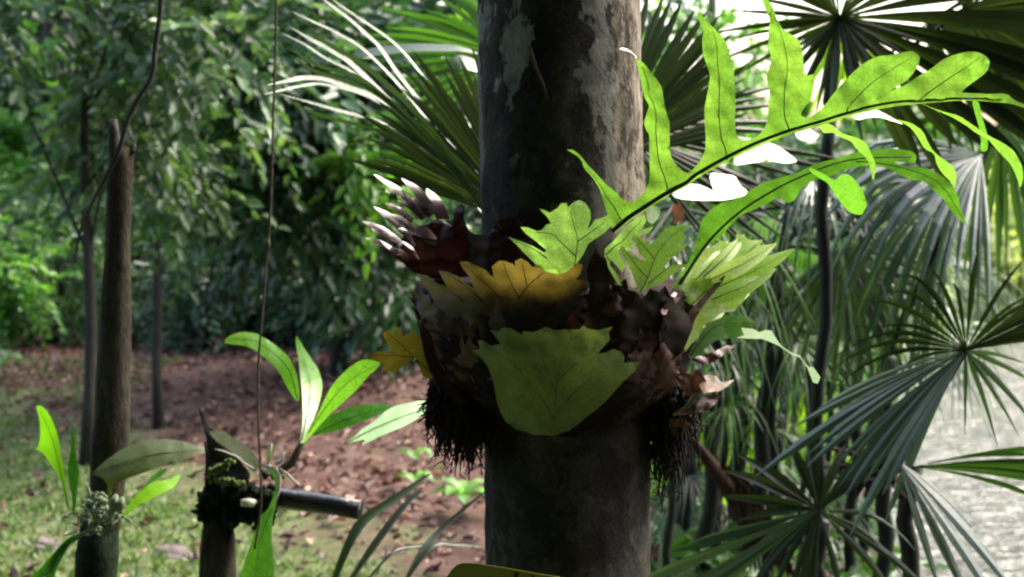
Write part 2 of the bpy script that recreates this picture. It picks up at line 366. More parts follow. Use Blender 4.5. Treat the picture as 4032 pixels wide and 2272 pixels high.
# ------------------------------------------------------------------ foliage
def unit(a): return a / np.maximum(np.linalg.norm(a, axis=-1, keepdims=True), 1e-9)
def leaves_np(pos, ax, nr, ln, wd, fold=.25, tint=None):
    """pos,ax,nr (N,3); ln,wd (N): six-vertex folded leaves."""
    N_ = len(pos); ax = unit(ax); sd = unit(np.cross(ax, nr)); nr = unit(np.cross(sd, ax))
    ln = ln[:, None]; wd = wd[:, None]
    up = nr * wd * fold
    B = pos; T_ = pos + ax * ln - nr * ln * .12
    L1 = pos + ax * ln * .32 - sd * wd * .5 + up; L2 = pos + ax * ln * .70 - sd * wd * .38 + up * .6
    R1_ = pos + ax * ln * .32 + sd * wd * .5 + up; R2_ = pos + ax * ln * .70 + sd * wd * .38 + up * .6
    V = np.stack([B, R1_, R2_, T_, L2, L1], 1).reshape(-1, 3)
    i = np.arange(N_)[:, None] * 6
    Fq = np.concatenate([i + np.array([0, 1, 2, 3]), i + np.array([0, 3, 4, 5])], 1).reshape(-1, 4)
    t = np.repeat(rng.random(N_) if tint is None else tint, 6)
    return V, Fq, t
def build_np(name, V, Fq, t, mat, parent=None):
    base = BASE.get(parent.name, Vector((0, 0, 0))) if parent else Vector((0, 0, 0))
    me = bpy.data.meshes.new(name)
    me.vertices.add(len(V)); me.vertices.foreach_set('co', (V - np.array(base)).astype(np.float32).ravel())
    me.loops.add(len(Fq) * 4); me.loops.foreach_set('vertex_index', Fq.astype(np.int32).ravel())
    me.polygons.add(len(Fq)); me.polygons.foreach_set('loop_start', (np.arange(len(Fq)) * 4).astype(np.int32))
    a = me.attributes.new('tint', 'FLOAT', 'POINT'); a.data.foreach_set('value', t.astype(np.float32))
    me.materials.append(mat); me.update(calc_edges=True); me.validate()
    o = bpy.data.objects.new(name, me); C.objects.link(o)
    if parent: o.parent = parent
    BASE[o.name] = base
    return o
def spray_leaves(org, dirs, L, k, ll, wr=.42, droop=.35, pair=True):
    """sprays: twig origin (n,3), direction (n,3); k leaves set along both sides."""
    n = len(org); dirs = unit(dirs)
    side = unit(np.cross(dirs, np.array([0, 0, 1.0]) + rng.normal(0, .15, (n, 3))))
    P = []; A = []; Nn = []; Ls = []
    tw = rng.random(n)
    Tt = []
    for j in range(k):
        t = (j + 1) / k
        s = -1 if j % 2 else 1
        p = org + dirs * (L[:, None] * t) + np.array([0, 0, -1.0]) * (L[:, None] * droop * t * t)
        ang = .95 - .6 * t
        a = dirs * math.cos(ang) + side * (s * math.sin(ang)) + rng.normal(0, .2, (n, 3)) + np.array([0, 0, -.10])
        nr = np.array([.1, -.55, 1.0]) + rng.normal(0, .45, (n, 3))
        P.append(p); A.append(a); Nn.append(nr); Ls.append(ll * (.68 + .5 * tw) * (.75 + .7 * rng.random(n)) * (1 - .3 * abs(t - .5)))
        Tt.append(np.clip(tw + rng.normal(0, .12, n), 0, 1))
    P, A, Nn, Ls, Tt = (np.concatenate(q) for q in (P, A, Nn, Ls, Tt))
    return leaves_np(P, A, Nn, Ls, Ls * wr, .25, Tt)
def cat(parts):
    V = []; Fq = []; t = []; n = 0
    for a, b, c in parts:
        V.append(a); Fq.append(b + n); t.append(c); n += len(a)
    return np.concatenate(V), np.concatenate(Fq), np.concatenate(t)
def crown(c, r, n, L, k, ll, wr=.42, droop=.35, out=.6, clump=0):
    c = np.array(c); r = np.array(r)
    u = unit(rng.normal(0, 1, (n, 3))); q = rng.random((n, 1)) ** (1 / 3 * out)
    off = u * q
    if clump:
        cc = unit(rng.normal(0, 1, (clump, 3))) * (rng.random((clump, 1)) ** .4) * .85
        off = cc[rng.integers(0, clump, n)] + rng.normal(0, .13, (n, 3))
    org = c + off * r
    dirs = u * .7 + unit(off + 1e-6) * .5 + np.array([0, 0, -.1])
    return spray_leaves(org, dirs, L * (.6 + .8 * rng.random(n)), k, ll, wr, droop)

def limbs(mb, a, b, r0, r1, branches, targets, sway=.08):
    """a tapered stem from a to b and boughs to the targets."""
    a = Vector(a); b = Vector(b); pts = []; rr = []
    for i in range(9):
        t = i / 8; p = a.lerp(b, t)
        p += Vector((noise.noise(a * 3 + Vector((t * 3, 0, 0))), noise.noise(a * 3 + Vector((0, t * 3, 5))), 0)) * sway * math.sin(t * math.pi)
        pts.append(p); rr.append((r0 * (1 - t) + r1 * t) * (1.25 if i == 0 else 1))
    mb.tube(pts, rr, 12, wob=.12)
    for tg in targets[:branches]:
        k = random.randint(3, 8); p = pts[k]; tg = Vector(tg)
        mid = p.lerp(tg, .5) + Vector((0, 0, .12 * (tg - p).length))
        ln = smooth_path([tuple(p), tuple(mid), tuple(tg)], 5)
        mb.tube(ln, [rr[k] * .45 * (1 - .8 * i / (len(ln) - 1)) for i in range(len(ln))], 6)

def tree(name, base, top, r0, crowns, mat, label, catg, L=.35, k=9, ll=.11, wr=.42, droop=.35, group=None, bark='darkbark', clump=0, out=.6):
    base = Vector(base); base.z = gz(base.x, base.y) - .03
    o = thing(name, base, label, catg, group)
    parts = [crown(c, r, n, L, k, ll, wr, droop, out, clump) for c, r, n in crowns]
    tg = []
    for c, r, n in crowns:
        for _ in range(5):
            u = Vector(rng.normal(0, 1, 3)).normalized()
            tg.append(Vector(c) + Vector((u.x * r[0], u.y * r[1], u.z * r[2])) * .7)
    b = MB(); random.shuffle(tg); limbs(b, base, top, r0, r0 * .45, len(tg), tg); b.build('trunk', M[bark], o)
    build_np('crown', *cat(parts), M[mat], o)
    return o
def shrub(name, base, h, r, n, mat, label, L=.3, k=9, ll=.09, wr=.45, group=None, droop=.5, clump=10):
    base = Vector(base); base.z = gz(base.x, base.y) - .02
    o = thing(name, base, label, 'shrub', group)
    b = MB()
    for i in range(7):
        a = random.uniform(0, 6.28); tip = base + Vector((math.cos(a) * r * .7, math.sin(a) * r * .7, h * random.uniform(.6, .95)))
        ln = smooth_path([tuple(base + Vector((math.cos(a) * .05, math.sin(a) * .05, 0))), tuple(base.lerp(tip, .5) + Vector((0, 0, h * .12))), tuple(tip)], 4)
        b.tube(ln, [.022 * (1 - .75 * q / (len(ln) - 1)) for q in range(len(ln))], 6)
    b.build('stem', M['darkbark'], o)
    build_np('foliage', *crown((base.x, base.y, base.z + h * .55), (r, r * .8, h * .55), n, L, k, ll, wr, droop, .7, clump), M[mat], o)
    return o

# ------------------------------------------------------------------ forest behind, left
def G(x, d_):                                     # ground position under an overview column at distance d_
    p = D(x, 726, d_); return (p.x, p.y, 0)
def Cn(x, y, d_): return tuple(D(x, y, d_))

# the wooded slope that closes the view
def wood(name, pts, ll, mat, label):
    o = None
    pts = np.array(pts); n = len(pts)
    d = unit(rng.normal(0, 1, (n, 3)) + np.array([0, -.4, 0]))
    V, Fq, t = spray_leaves(pts, d, .45 * (.6 + .8 * rng.random(n)), 8, ll, .5, .4)
    o = build_np(name, V, Fq, t, M[mat]); props(o, label, 'wood', kind='stuff'); return o
P = []
for _ in range(5200):
    x = random.uniform(-13, 1.6); y = random.uniform(15.5, 23)
    P.append((x, y, gz(x, y) + random.uniform(0, 5.5) ** 1.0))
wood('wooded_slope', P, .26, 'fol_dark', 'dense dark wood rising on the slope behind the left clearing')
P = []
for _ in range(4200):
    x = random.uniform(1.2, 26); y = random.uniform(30, 42)
    P.append((x, y, random.uniform(0, 1) ** 1.2 * (2.3 + 1.6 * noise.noise(Vector((x * .35, 0, 0))))))
wood('far_wood', P, .5, 'fol_mid', 'low hazy green wood beyond the far side of the pond')
# unseen leaf mass over, behind and beside the viewer, added to block sky light
P = []
for _ in range(1900):
    x = random.uniform(-8, 6); y = random.uniform(-6, 2.7 if x < -1 else 1.7); P.append((x, y, random.uniform(3.0, 4.8) + max(0, 1.2 - y) * .05))
for _ in range(1000):
    x = random.uniform(-8, 7); P.append((x, random.uniform(-5, -2.6), random.uniform(0, 4)))
for _ in range(1000):
    P.append((random.choice((-1, 1)) * random.uniform(3.6, 4.6) + .3, random.uniform(-5, 1.9), random.uniform(0, 3.6)))
wood('sky_blocker_leaves', P, .36, 'fol_unseen', 'unseen leaf mass added over and behind the viewer to block sky light')

# understorey trees
tree('sapling', G(205, 7.2), Cn(215, -250, 7.2), .034,
     [(Cn(100, 20, 7.2), (.7, .6, .45), 150), (Cn(380, 210, 7.4), (.6, .6, .55), 140), (Cn(480, 20, 7.0), (.55, .5, .45), 120), (Cn(300, 330, 7.6), (.4, .4, .3), 50)],
     'fol_grey', 'slender grey-green tree with drooping paired leaflets, left of the cut post', 'tree', .34, 9, .085, .52, .2, clump=18)
tree('sapling', G(392, 8.2), Cn(380, -150, 8.4), .03,
     [(Cn(420, 330, 8.4), (.5, .5, .5), 90), (Cn(330, 480, 8.6), (.5, .5, .35), 60)],
     'fol_mid', 'thin dark sapling just right of the tall cut post', 'tree', .3, 8, .08, clump=8)
tree('broadleaf_tree', G(690, 12.4), Cn(720, -400, 12.2), .2,
     [(Cn(640, 120, 9.0), (.8, .8, .8), 420), (Cn(860, 60, 9.6), (.9, .8, .7), 330), (Cn(760, 420, 9.5), (.75, .7, .6), 260), (Cn(1010, 300, 9.8), (.6, .6, .6), 160), (Cn(960, 640, 10.5), (.6, .6, .5), 150)],
     'fol_dark', 'big dark tree with glossy bluish leaves, its trunk left of the brown dead frond', 'tree', .42, 8, .125, .5, .22, clump=30)
tree('broadleaf_tree', G(848, 10.4), Cn(872, -100, 10.6), .06,
     [(Cn(920, 400, 8.6), (.33, .3, .16), 34), (Cn(1000, 470, 8.8), (.26, .3, .14), 22)],
     'fol_lime', 'thin dark tree with a low bright green leafy branch beside the fan leaf', 'tree', .3, 8, .10, clump=5)
tree('understorey_tree', G(120, 15), Cn(110, -200, 15.2), .1,
     [(Cn(90, 330, 14.6), (1.0, .8, .9), 330), (Cn(330, 450, 15), (.9, .7, .6), 170)],
     'fol_lime', 'sunlit lime green bushy tree at the far left edge', 'tree', .4, 9, .13, clump=16)
tree('understorey_tree', G(560, 16), Cn(570, -300, 16), .1,
     [(Cn(560, 420, 15.2), (.9, .8, 1.0), 240), (Cn(450, 560, 15), (.8, .7, .5), 200)],
     'fol_mid', 'mid green leafy tree behind the hanging string', 'tree', .4, 9, .12, clump=14)
tree('understorey_tree', G(1130, 13.5), Cn(1120, -200, 13.5), .08,
     [(Cn(1090, 60, 12.5), (.75, .7, .5), 260), (Cn(960, 150, 12.5), (.5, .5, .45), 110)],
     'fol_lime', 'bright green leafy tree above the fan leaf, close to the big trunk', 'tree', .36, 9, .11, clump=14)
for (x, d_, h, r, n, mt, lb) in [
    (30, 13.4, 1.5, .8, 260, 'fol_mid', 'leafy green bush at the left edge behind the leaf litter'),
    (215, 14.0, 1.3, .7, 200, 'fol_grey', 'dull green bush just left of the tall cut post'),
    (420, 13.6, 1.35, .65, 230, 'fol_grey', 'grey-green bush just right of the tall cut post'),
    (545, 13.8, 1.25, .6, 220, 'fol_mid', 'feathery green bush between the post and the hanging string'),
    (800, 12.2, 1.3, .55, 170, 'fol_dark', 'dark low bush between the two background trunks'),
    (960, 12.0, 1.15, .5, 200, 'fol_dark', 'dark bush behind the small yellow frond'),
    (1080, 11.2, .95, .45, 180, 'fol_mid', 'ferny green bush left of the big trunk, under the brown frond'),
    (130, 12.4, 1.15, .6, 260, 'fol_mid', 'low mid-green bush in front of the lime tree at far left'),
    (310, 12.6, 1.3, .55, 240, 'fol_grey', 'low greyish bush hidden partly by the tall cut post'),
    (500, 12.2, 1.2, .6, 260, 'fol_dark', 'low dark bush left of the hanging string'),
    (640, 13.2, 1.5, .6, 260, 'fol_mid', 'bush around the foot of the big dark background tree'),
    (890, 13.2, 1.6, .7, 280, 'fol_grey', 'taller bush between the thin background trunk and the brown frond'),
    (-60, 12.0, 1.4, .7, 200, 'fol_lime', 'lime green bush cut by the left edge of the picture'),
    (1010, 12.8, 1.5, .6, 260, 'fol_dark', 'dark tall bush behind the spiky brown frond')]:
    shrub('bush', G(x, d_), h, r, n, mt, lb, ll=.075 if d_ > 12 else .085, clump=14)

# ------------------------------------------------------------------ pond side, right
for (x, d_, h, r, n, mt, lb) in [
    (1700, 8.0, .75, .5, 240, 'fol_lime', 'bright green low bush right behind the big trunk'),
    (1850, 8.8, .8, .6, 240, 'fol_mid', 'green low bush among the palm canes'),
    (2020, 9.6, .7, .5, 220, 'fol_lime', 'sunlit bush behind the palm canes, near the water'),
    (2120, 10.6, .75, .4, 160, 'fol_mid', 'small bush on the bank between palm and water'),
    (1760, 11.5, 1.5, .6, 300, 'fol_dark', 'dark bush behind the canes, nearest the big trunk'),
    (1900, 12.5, 1.7, .7, 320, 'fol_dark', 'dark tall bush behind the middle of the cane clump'),
    (2030, 12.0, 1.4, .55, 260, 'fol_dark', 'dark bush behind the canes on the water side'),
    (2560, 16.2, 1.55, .62, 420, 'fol_pale', 'pale yellow-green bush across the water at the right edge'),
    (2280, 17.5, 1.2, .9, 300, 'fol_pale', 'pale green bush across the water behind the drooping palm leaf'),
    (2150, 18, 1.7, 1.0, 260, 'fol_mid', 'dark green bush across the water, left of the pale bushes'),
    (3050, 17.5, 2.3, 1.1, 300, 'fol_mid', 'unseen green bush added beyond the right edge to darken the pond reflection'),  # unseen, added so the pond mirrors leaves instead of sky
    (2760, 17.5, 2.2, .9, 300, 'fol_mid', 'tall green bush across the water, beyond the pale one'),
    (2420, 18, 1.5, .8, 260, 'fol_pale', 'pale bush across the water behind the star-shaped palm leaf'),
    (1990, 16, 1.5, 1.0, 300, 'fol_mid', 'green bush far behind the palm canes')]:
    shrub('bush', G(x, d_), h, r, n, mt, lb)
tree('understorey_tree', G(1800, 19), Cn(1790, -300, 19), .1,
     [(Cn(1800, 150, 18), (1.0, .8, .8), 200)],
     'fol_lime', 'sunlit green tree seen through the palms at upper right', 'tree', .45, 9, .15, clump=18)

# ------------------------------------------------------------------ forest floor
def on_ground(x, y, up=.004): return (x, y, gz(x, y) + up)
pos = []; n = 17000
for _ in range(n):
    while True:
        x = random.uniform(-5, 2.6); y = random.uniform(4.2, 15)
        dens = 1 - .72 * sstep(-.5, .7, 4.9 - 1.35 * x - y)
        if random.random() < dens * (.35 + .65 * (noise.noise(Vector((x * 1.1, y * 1.1, 9))) > -.15)) and x < bank(y) - .1: break
    pos.append(on_ground(x, y, random.uniform(.003, .014)))
pos = np.array(pos)
ax = unit(rng.normal(0, 1, (n, 3)) * np.array([1, 1, .35])); nr = np.array([0, 0, 1.0]) + rng.normal(0, .28, (n, 3))
ln = .025 + .06 * rng.random(n) ** 2
V, Fq, t = leaves_np(pos, ax, nr, ln, ln * .5, .45, rng.random(n) ** 1.5)
o = build_np('leaf_litter', V, Fq, t, M['litter']); props(o, 'brown and reddish fallen leaves strewn over the forest floor', 'leaf litter', kind='stuff')
pos = []
for _ in range(13000):
    while True:
        x = random.uniform(-4.2, .2); y = random.uniform(4.3, 10)
        k = .6 * noise.noise(Vector((x * 1.3, y * 1.3, 2))) + .9 * sstep(-.5, 1.2, 4.9 - 1.35 * x - y) - .35
        if k > random.uniform(0, .45): break
    pos.append(on_ground(x, y, -.004))
for _ in range(3000):
    x = random.uniform(-5.2, -2.6); y = random.uniform(8.8, 11.2)
    if noise.noise(Vector((x, y, 5))) > -.1: pos.append(on_ground(x, y, -.004))
pos = np.array(pos); n = len(pos)
ax = np.array([0, 0, .8]) + rng.normal(0, .6, (n, 3)) * np.array([1, 1, .2]); nr = rng.normal(0, 1, (n, 3))
ln = .018 + .035 * rng.random(n)
V, Fq, t = leaves_np(pos, ax, nr, ln, ln * .35, .2)
o = build_np('grass', V, Fq, t, M['grass']); props(o, 'short mossy grass around the cut posts', 'grass', kind='stuff')

pos = []
for _ in range(2200):
    x = random.uniform(.35, 3.4); y = random.uniform(4.5, 14)
    if x < bank(y) - .05 and noise.noise(Vector((x * 1.4, y * 1.4, 7))) > -.25: pos.append(on_ground(x, y, random.uniform(0, .12)))
for _ in range(350):
    y = random.uniform(6.5, 13.5); x = bank(y) + random.gauss(-.12, .14); pos.append(on_ground(x, y, random.uniform(.0, .06)))
pos = np.array(pos); n = len(pos)
V, Fq, t = spray_leaves(pos, rng.normal(0, 1, (n, 3)) * np.array([1, 1, .2]) + np.array([0, 0, .6]), .16 + .1 * rng.random(n), 6, .085, .5, .3)
o = build_np('ground_cover', V, Fq, t, M['fol_mid']); props(o, 'low green leafy ground cover between the palm canes and the water', 'ground cover', kind='stuff')
# broken bark on the ground, seedlings
def chunk(x, y, d_, w_, lb, mat='bark_piece'):
    p = D(x, y, d_); z = gz(p.x, p.y); b = MB()
    path = [(p.x - w_, p.y + .05, z + .022), (p.x - w_ * .3, p.y - .01, z + .030), (p.x + w_ * .4, p.y - .02, z + .020), (p.x + w_ * 1.1, p.y - .08, z + .008)]
    for k in range(3):
        blade(b, [(q[0], q[1] + .05 * (k - 1), q[2] - .012 * abs(k - 1)) for q in path], [w_ * .10, w_ * .26, w_ * .30, w_ * .06], (.1 * (k - 1), -.3, 1), -.5 + .3 * k, 3)
    o = b.build('bark_piece', M[mat]); props(o, lb, 'bark'); return o
chunk(440, 1365, 5.6, .085, 'curled grey-brown bark piece lying on mossy grass between the two posts')
chunk(120, 1350, 5.7, .06, 'small grey bark piece lying on the grass left of the mossy post')
def seedling(x, y, d_, s, lb, n=6, mat='fol_lime', base=None):
    q = D(x, y, d_); z = gz(q.x, q.y); p = Vector((q.x, q.y, z)); o = thing('seedling', p, lb, 'seedling')
    b = MB(); b.tube([p, p + Vector((0, 0, s * .8))], [.004, .002], 6); b.build('stem', M['cane'], o)
    b = MB()
    for i in range(n):
        a = i * 2.4; v = Vector((math.cos(a), math.sin(a), .25))
        st = p + Vector((0, 0, s * (.45 + .4 * i / n)))
        blade(b, [st, st + v * s * .5 + Vector((0, 0, .02)), st + v * s - Vector((0, 0, s * .15))], [.004, s * .26, .003], (0, 0, 1), .15, 3)
    b.build('leaf', M[mat], o)
seedling(1045, 1185, 7.3, .11, 'pale green broad-leaved seedling on litter, upper one left of the big trunk')
seedling(1045, 1235, 6.6, .10, 'pale green seedling on litter just above the grey palm leaf tips')
seedling(1165, 1310, 6.2, .15, 'yellow-green leafy seedling hard against the left edge of the big trunk', 10)
seedling(12, 960, 10.3, .2, 'bright green seedling at the left edge beyond the litter', 7, 'fol_mid')
# ------------------------------------------------------------------ fan palms
def fan(parent, hub, u, v, span, n, length, mat, droop=.12, joined=.45, jit=.08, fold=.5, label=None, tipdroop=0, gap=0.0, petiole=None, pr=.006, lmin=.75, wmul=1.0, stemmat='cane', nrm=None):
    """one fan leaf: leaflets from the hub in the plane of u and v, pleated, joined near the hub."""
    u = cv(*u).normalized()
    if nrm: nn_ = Vector(nrm).normalized(); u = (u - nn_ * u.dot(nn_)).normalized(); v = nn_.cross(u)
    else: v = cv(*v)
    v = (v - u * v.dot(u)).normalized(); nrm = u.cross(v).normalized()
    hub = Vector(hub); b = MB(); a0, a1 = rad(span[0]), rad(span[1]); da = (a1 - a0) / max(1, n - 1)
    for i in range(n):
        a = a0 + da * i + random.uniform(-.25, .25) * da
        if gap and random.random() < gap: continue
        edge = 1 - (1 - lmin) * abs(2 * i / max(1, n - 1) - 1) ** 2
        Ln = length * edge * random.uniform(1 - jit * 2, 1 + jit)
        dr = (u * math.cos(a) + v * math.sin(a)).normalized(); sd = (-u * math.sin(a) + v * math.cos(a))
        tilt = random.uniform(-.10, .10); dr = (dr + nrm * tilt).normalized()
        vs = []; S = 9; dd = droop * random.uniform(.6, 1.5); td = tipdroop * random.uniform(.3, 1.4)
        wj = Ln * joined * math.tan(abs(da) / 2) * 1.08 * wmul
        for k in range(S + 1):
            t = k / S
            p = hub + dr * (Ln * t) + Vector((0, 0, -1)) * (Ln * (dd * t ** 2.2 + td * max(0, t - joined) ** 2 * 2.5))
            if t <= joined: w_ = max(.0012, wj * t / joined)
            else: w_ = wj * (1 - ((t - joined) / (1 - joined)) ** 1.7) + .0006
            f = fold * w_
            vs += [p - sd * w_ - nrm * f, p + nrm * f * .2, p + sd * w_ - nrm * f]
        fs = []
        for k in range(S):
            for j in range(2): fs.append((k * 3 + j, k * 3 + j + 1, k * 3 + j + 4, k * 3 + j + 3))
        b.add(vs, fs, random.random())
    o = b.build('frond', M[mat], parent, smooth=False, label=label)
    if petiole:
        q = MB(); pts = smooth_path([tuple(p) for p in petiole] + [tuple(hub)], 6)
        q.tube(pts, [pr * (1.25 - .5 * i / (len(pts) - 1)) for i in range(len(pts))], 7); q.build('petiole', M[stemmat], o)
    return o
def palm(x, d_, topy, r, label, topx=None, group=None, base=None):
    b0 = D(x, 726, d_); z = gz(b0.x, b0.y) - .05; bs = Vector((b0.x, b0.y, z)) if base is None else Vector(base)
    o = thing('fan_palm', bs, label, 'palm', group)
    if topy is not None:
        tp = D(topx if topx is not None else x, topy, d_); q = MB()
        pts = [bs.lerp(tp, i / 12) + Vector((.012 * math.sin(i * 1.7), 0, 0)) for i in range(13)]
        q.tube(pts, [r * (1.12 - .2 * i / 12 + (.12 if i % 2 else 0)) for i in range(13)], 9); q.build('stem', M['cane'], o)
    return o

# palm behind the big trunk
pa = palm(1440, 3.3, 480, .022, 'fan palm behind the big trunk, a broad pleated leaf spread to its left', 1400)
HV = (.42, -.54, .73)                              # leaves turned to catch the sky
crown_a = D(1400, 500, 3.3)
fan(pa, D(1315, 560, 2.95), (-.64, .77, .10), (.77, .64, .0), (-30, 36), 30, .45, 'palm_olive', .04, .70, .08, .35, petiole=[crown_a], tipdroop=.10, lmin=.82, wmul=1.15)
def sheen(hub_, x, y, nv=HV):                      # depth of a pixel on the plane through the hub that faces nv
    r_ = at(x, y, 1.0) - CAM; n_ = Vector(nv); return (hub_ - CAM).dot(n_) / r_.dot(n_)
b = MB(); hub_w = D(1275, 560, 2.97)
for pth, w_, nv in [([(1860, 1700), (1500, 1270), (1130, 860), (800, 530), (650, 420), (450, 310), (285, 212)], 20, 0), ([(1860, 1700), (1400, 1180), (1000, 760), (780, 570), (560, 455), (400, 350), (222, 262)], 11, 0), ([(1870, 1690), (1300, 860), (900, 420), (640, 252), (470, 172), (300, 90)], 11, 0),
                    ([(1880, 1690), (1500, 1050), (1150, 600), (990, 370), (880, 265), (770, 165), (600, 35), (520, -30)], 14, 0), ([(1890, 1690), (1600, 1000), (1300, 560), (1120, 352), (930, 210), (810, 130), (680, 40), (600, -20)], 10, 0),
                    ([(1850, 1720), (1500, 1240), (1230, 950), (950, 762), (760, 690), (560, 625), (400, 612), (250, 640), (108, 668)], 17, 0), ([(1850, 1720), (1500, 1260), (1200, 960), (900, 760), (560, 665), (400, 672), (200, 715), (80, 742)], 9, 0), ([(1850, 1730), (1400, 1240), (1150, 1020), (900, 930), (680, 872), (440, 805), (205, 742)], 12, 0),
                    ([(1850, 1740), (1400, 1300), (1100, 1080), (850, 990), (600, 930), (420, 870), (310, 820)], 9, 2), ([(1850, 1710), (1400, 1100), (1000, 740), (800, 600), (520, 520), (260, 372)], 12, 2), ([(1850, 1720), (1400, 1150), (1000, 760), (700, 620), (480, 560), (300, 440)], 13, 2), ([(1860, 1700), (1400, 1020), (900, 540), (640, 380), (420, 250)], 14, 2)]:
    ps_ = T('L5', pth); pp = [at(*q, (sheen(hub_w, *q) if nv == 0 else 2.95)) for q in ps_]
    hw = w_ / 2 / F * 2.9 * 1.6
    nv_ = {0: (.52, -.60, .62), 2: (-.3, -.8, -.2)}[nv]
    blade(b, pp, [hw * .4, hw * .9, hw, hw, hw * .8, .0006], nv_, .04, 5, .9 if nv < 2 else .2)
b.build('frond', M['palm_sheen'], pa, label='long leaflets with shiny white bent tips')
b = MB(); blade(b, [at(*T('L5', [q])[0], 3.4) for q in [(740, 470), (860, 425), (1000, 400), (1250, 375), (1450, 375), (1620, 385), (1760, 420)]], [.004, .016, .018, .016, .004], (.46, -.53, .70), .02, 4, .9)
blade(b, [at(*T('L5', [q])[0], 3.4) for q in [(1520, 520), (1620, 490), (1700, 510), (1800, 560)]], [.01, .03, .03, .01], (.46, -.53, .70), .02, 4, .9)
b.build('frond', M['palm_grey'], pa, label='shiny leaflets seen through the dark fan leaf')
fan(pa, D(1530, 400, 3.1), (.55, .80, .1), (-.8, .5, .0), (-42, 42), 24, .42, 'palm_dark', .02, .7, .06, .45, petiole=[crown_a])
fan(pa, D(1560, 330, 3.2), (.95, -.12, .1), (.1, .9, .25), (-45, 40), 20, .50, 'palm_dark', .10, .5, .1, .5, petiole=[crown_a])
pa2 = palm(1300, 4.6, 120, .025, 'fan palm with lime green leaf showing above the dark fan leaf, behind the trunk', 1330)
fan(pa2, D(1300, 150, 4.5), (-.9, .35, .0), (.3, .9, .1), (-50, 35), 18, .48, 'palm_mid', .1, .6, .1, .45, petiole=[D(1330, 140, 4.6)])

# palm with the dark hub at upper right
pb = palm(2060, 3.7, 250, .017, 'fan palm with dark star-shaped leaf overhead at upper right', 2085)
hb = D(2112, 45, 3.5); cb = D(2085, 260, 3.7)
fan(pb, hb, (1, -.10, -.25), (.1, .75, -.6), (-60, 75), 26, .62, 'palm_dark', .10, .8, .08, .4, petiole=[cb, D(2095, 160, 3.62)], pr=.014)
fan(pb, hb, (-.9, .15, -.2), (-.1, .8, -.5), (-48, 60), 13, .36, 'palm_dark', .06, .28, .1, .5, label='open leaflets left of the dark hub')
fan(pb, hb, (.1, -.9, -.2), (.9, .1, -.2), (-62, 62), 11, .30, 'palm_dark', .05, .3, .1, .5)
fan(pb, D(2160, 30, 5.2), (-.2, -.95, .1), (.9, -.1, 0), (-38, 30), 9, .42, 'palm_lime', .02, .4, .1, .4, petiole=[D(2120, 200, 5.3)], label='sunlit yellow-green leaflets')
fan(pb, D(2420, 30, 3.6), (.9, .15, -.3), (-.1, .8, -.5), (-70, 80), 26, .52, 'palm_dark', .12, .8, .08, .4, petiole=[cb])
fan(pb, D(2330, 60, 3.9), (.8, -.35, -.1), (.3, .8, -.4), (-60, 60), 20, .42, 'palm_dark', .12, .55, .08, .5, petiole=[cb])

# palm with grey glossy drooping leaf
pc = palm(2235, 4.6, 900, .024, 'fan palm with grey glossy leaf drooping like a curtain, right of centre', 2240)
cc = D(2240, 880, 4.5)
fan(pc, D(2468, 392, 4.0), (-.85, -.30, -.12), None, (-50, 60), 24, .52, 'palm_grey', .25, .6, .08, .4, nrm=(.2, -.6, .7), petiole=[cc, D(2330, 680, 4.3), D(2420, 500, 4.1)], pr=.009, tipdroop=.6)
fan(pc, D(2380, 470, 4.3), (-.7, -.55, -.2), (-.6, .6, -.4), (-60, 60), 26, .55, 'palm_grey', .35, .5, .08, .5, petiole=[cc], tipdroop=.8)
fan(pc, D(2120, 620, 4.5), (.3, -.9, -.2), (.9, .3, -.3), (-80, 80), 24, .42, 'palm_dark', .3, .45, .08, .5, petiole=[cc])
fan(pc, D(2520, 300, 4.4), (.4, -.9, .0), (.9, .4, -.1), (-60, 60), 18, .42, 'palm', .25, .5, .08, .5, petiole=[cc, D(2380, 600, 4.4)])

# palm at the right edge
pd = palm(2300, 3.5, 1170, .022, 'fan palm leaning over the water at the right edge, star leaf with wide grey blade', 2290)
cdp = D(2230, 1190, 3.3); hd = D(2430, 882, 3.15)
fan(pd, hd, (-.72, -.60, -.1), None, (-24, 20), 16, .50, 'palm_grey', .16, .7, .16, .35, nrm=(-.1, -.75, .65), wmul=1.2, petiole=[cdp, D(2320, 1060, 3.25)], pr=.009, label='wide grey pleated part of the star leaf')
fan(pd, hd, (-.3, .9, -.2), (.9, .3, -.2), (-80, 80), 17, .34, 'palm_dark', .08, .3, .12, .4, gap=.15, wmul=.6, tipdroop=.25)
fan(pd, hd, (.86, .40, -.35), (-.4, .8, 0), (-13, 15), 8, .42, 'palm_dark', .03, .85, .08, .4)
fan(pd, hd, (.35, -.9, -.1), (.9, .3, 0), (-20, 65), 6, .22, 'palm', .2, .2, .1, .4)
# white backed drooping leaflets and a broad dark leaf to the right
fan(pd, D(2262, 1162, 3.0), (.40, -.80, -.3), None, (-14, 34), 6, .38, 'palm_grey', .14, .4, .14, .12, nrm=(.35, -.70, .60), petiole=[cdp], label='leaflets with white sheen hanging over the water')
fan(pd, D(2300, 1175, 3.2), (.98, .12, -.1), (-.1, .8, -.5), (-16, 12), 8, .46, 'palm', .12, .6, .08, .45, petiole=[cdp])
b = MB()
for i in range(26):
    p = cdp + cv(random.gauss(0, .02), random.gauss(0, .02), random.gauss(0, .02)); q = p + cv(random.uniform(-.13, .02), random.uniform(-.05, .06), random.uniform(-.05, .05))
    b.tube([p, p.lerp(q, .5) + Vector((0, 0, .012)), q], [.011, .009, .002], 5)
b.build('fibre_sheath', M['palm_dead'], pd)

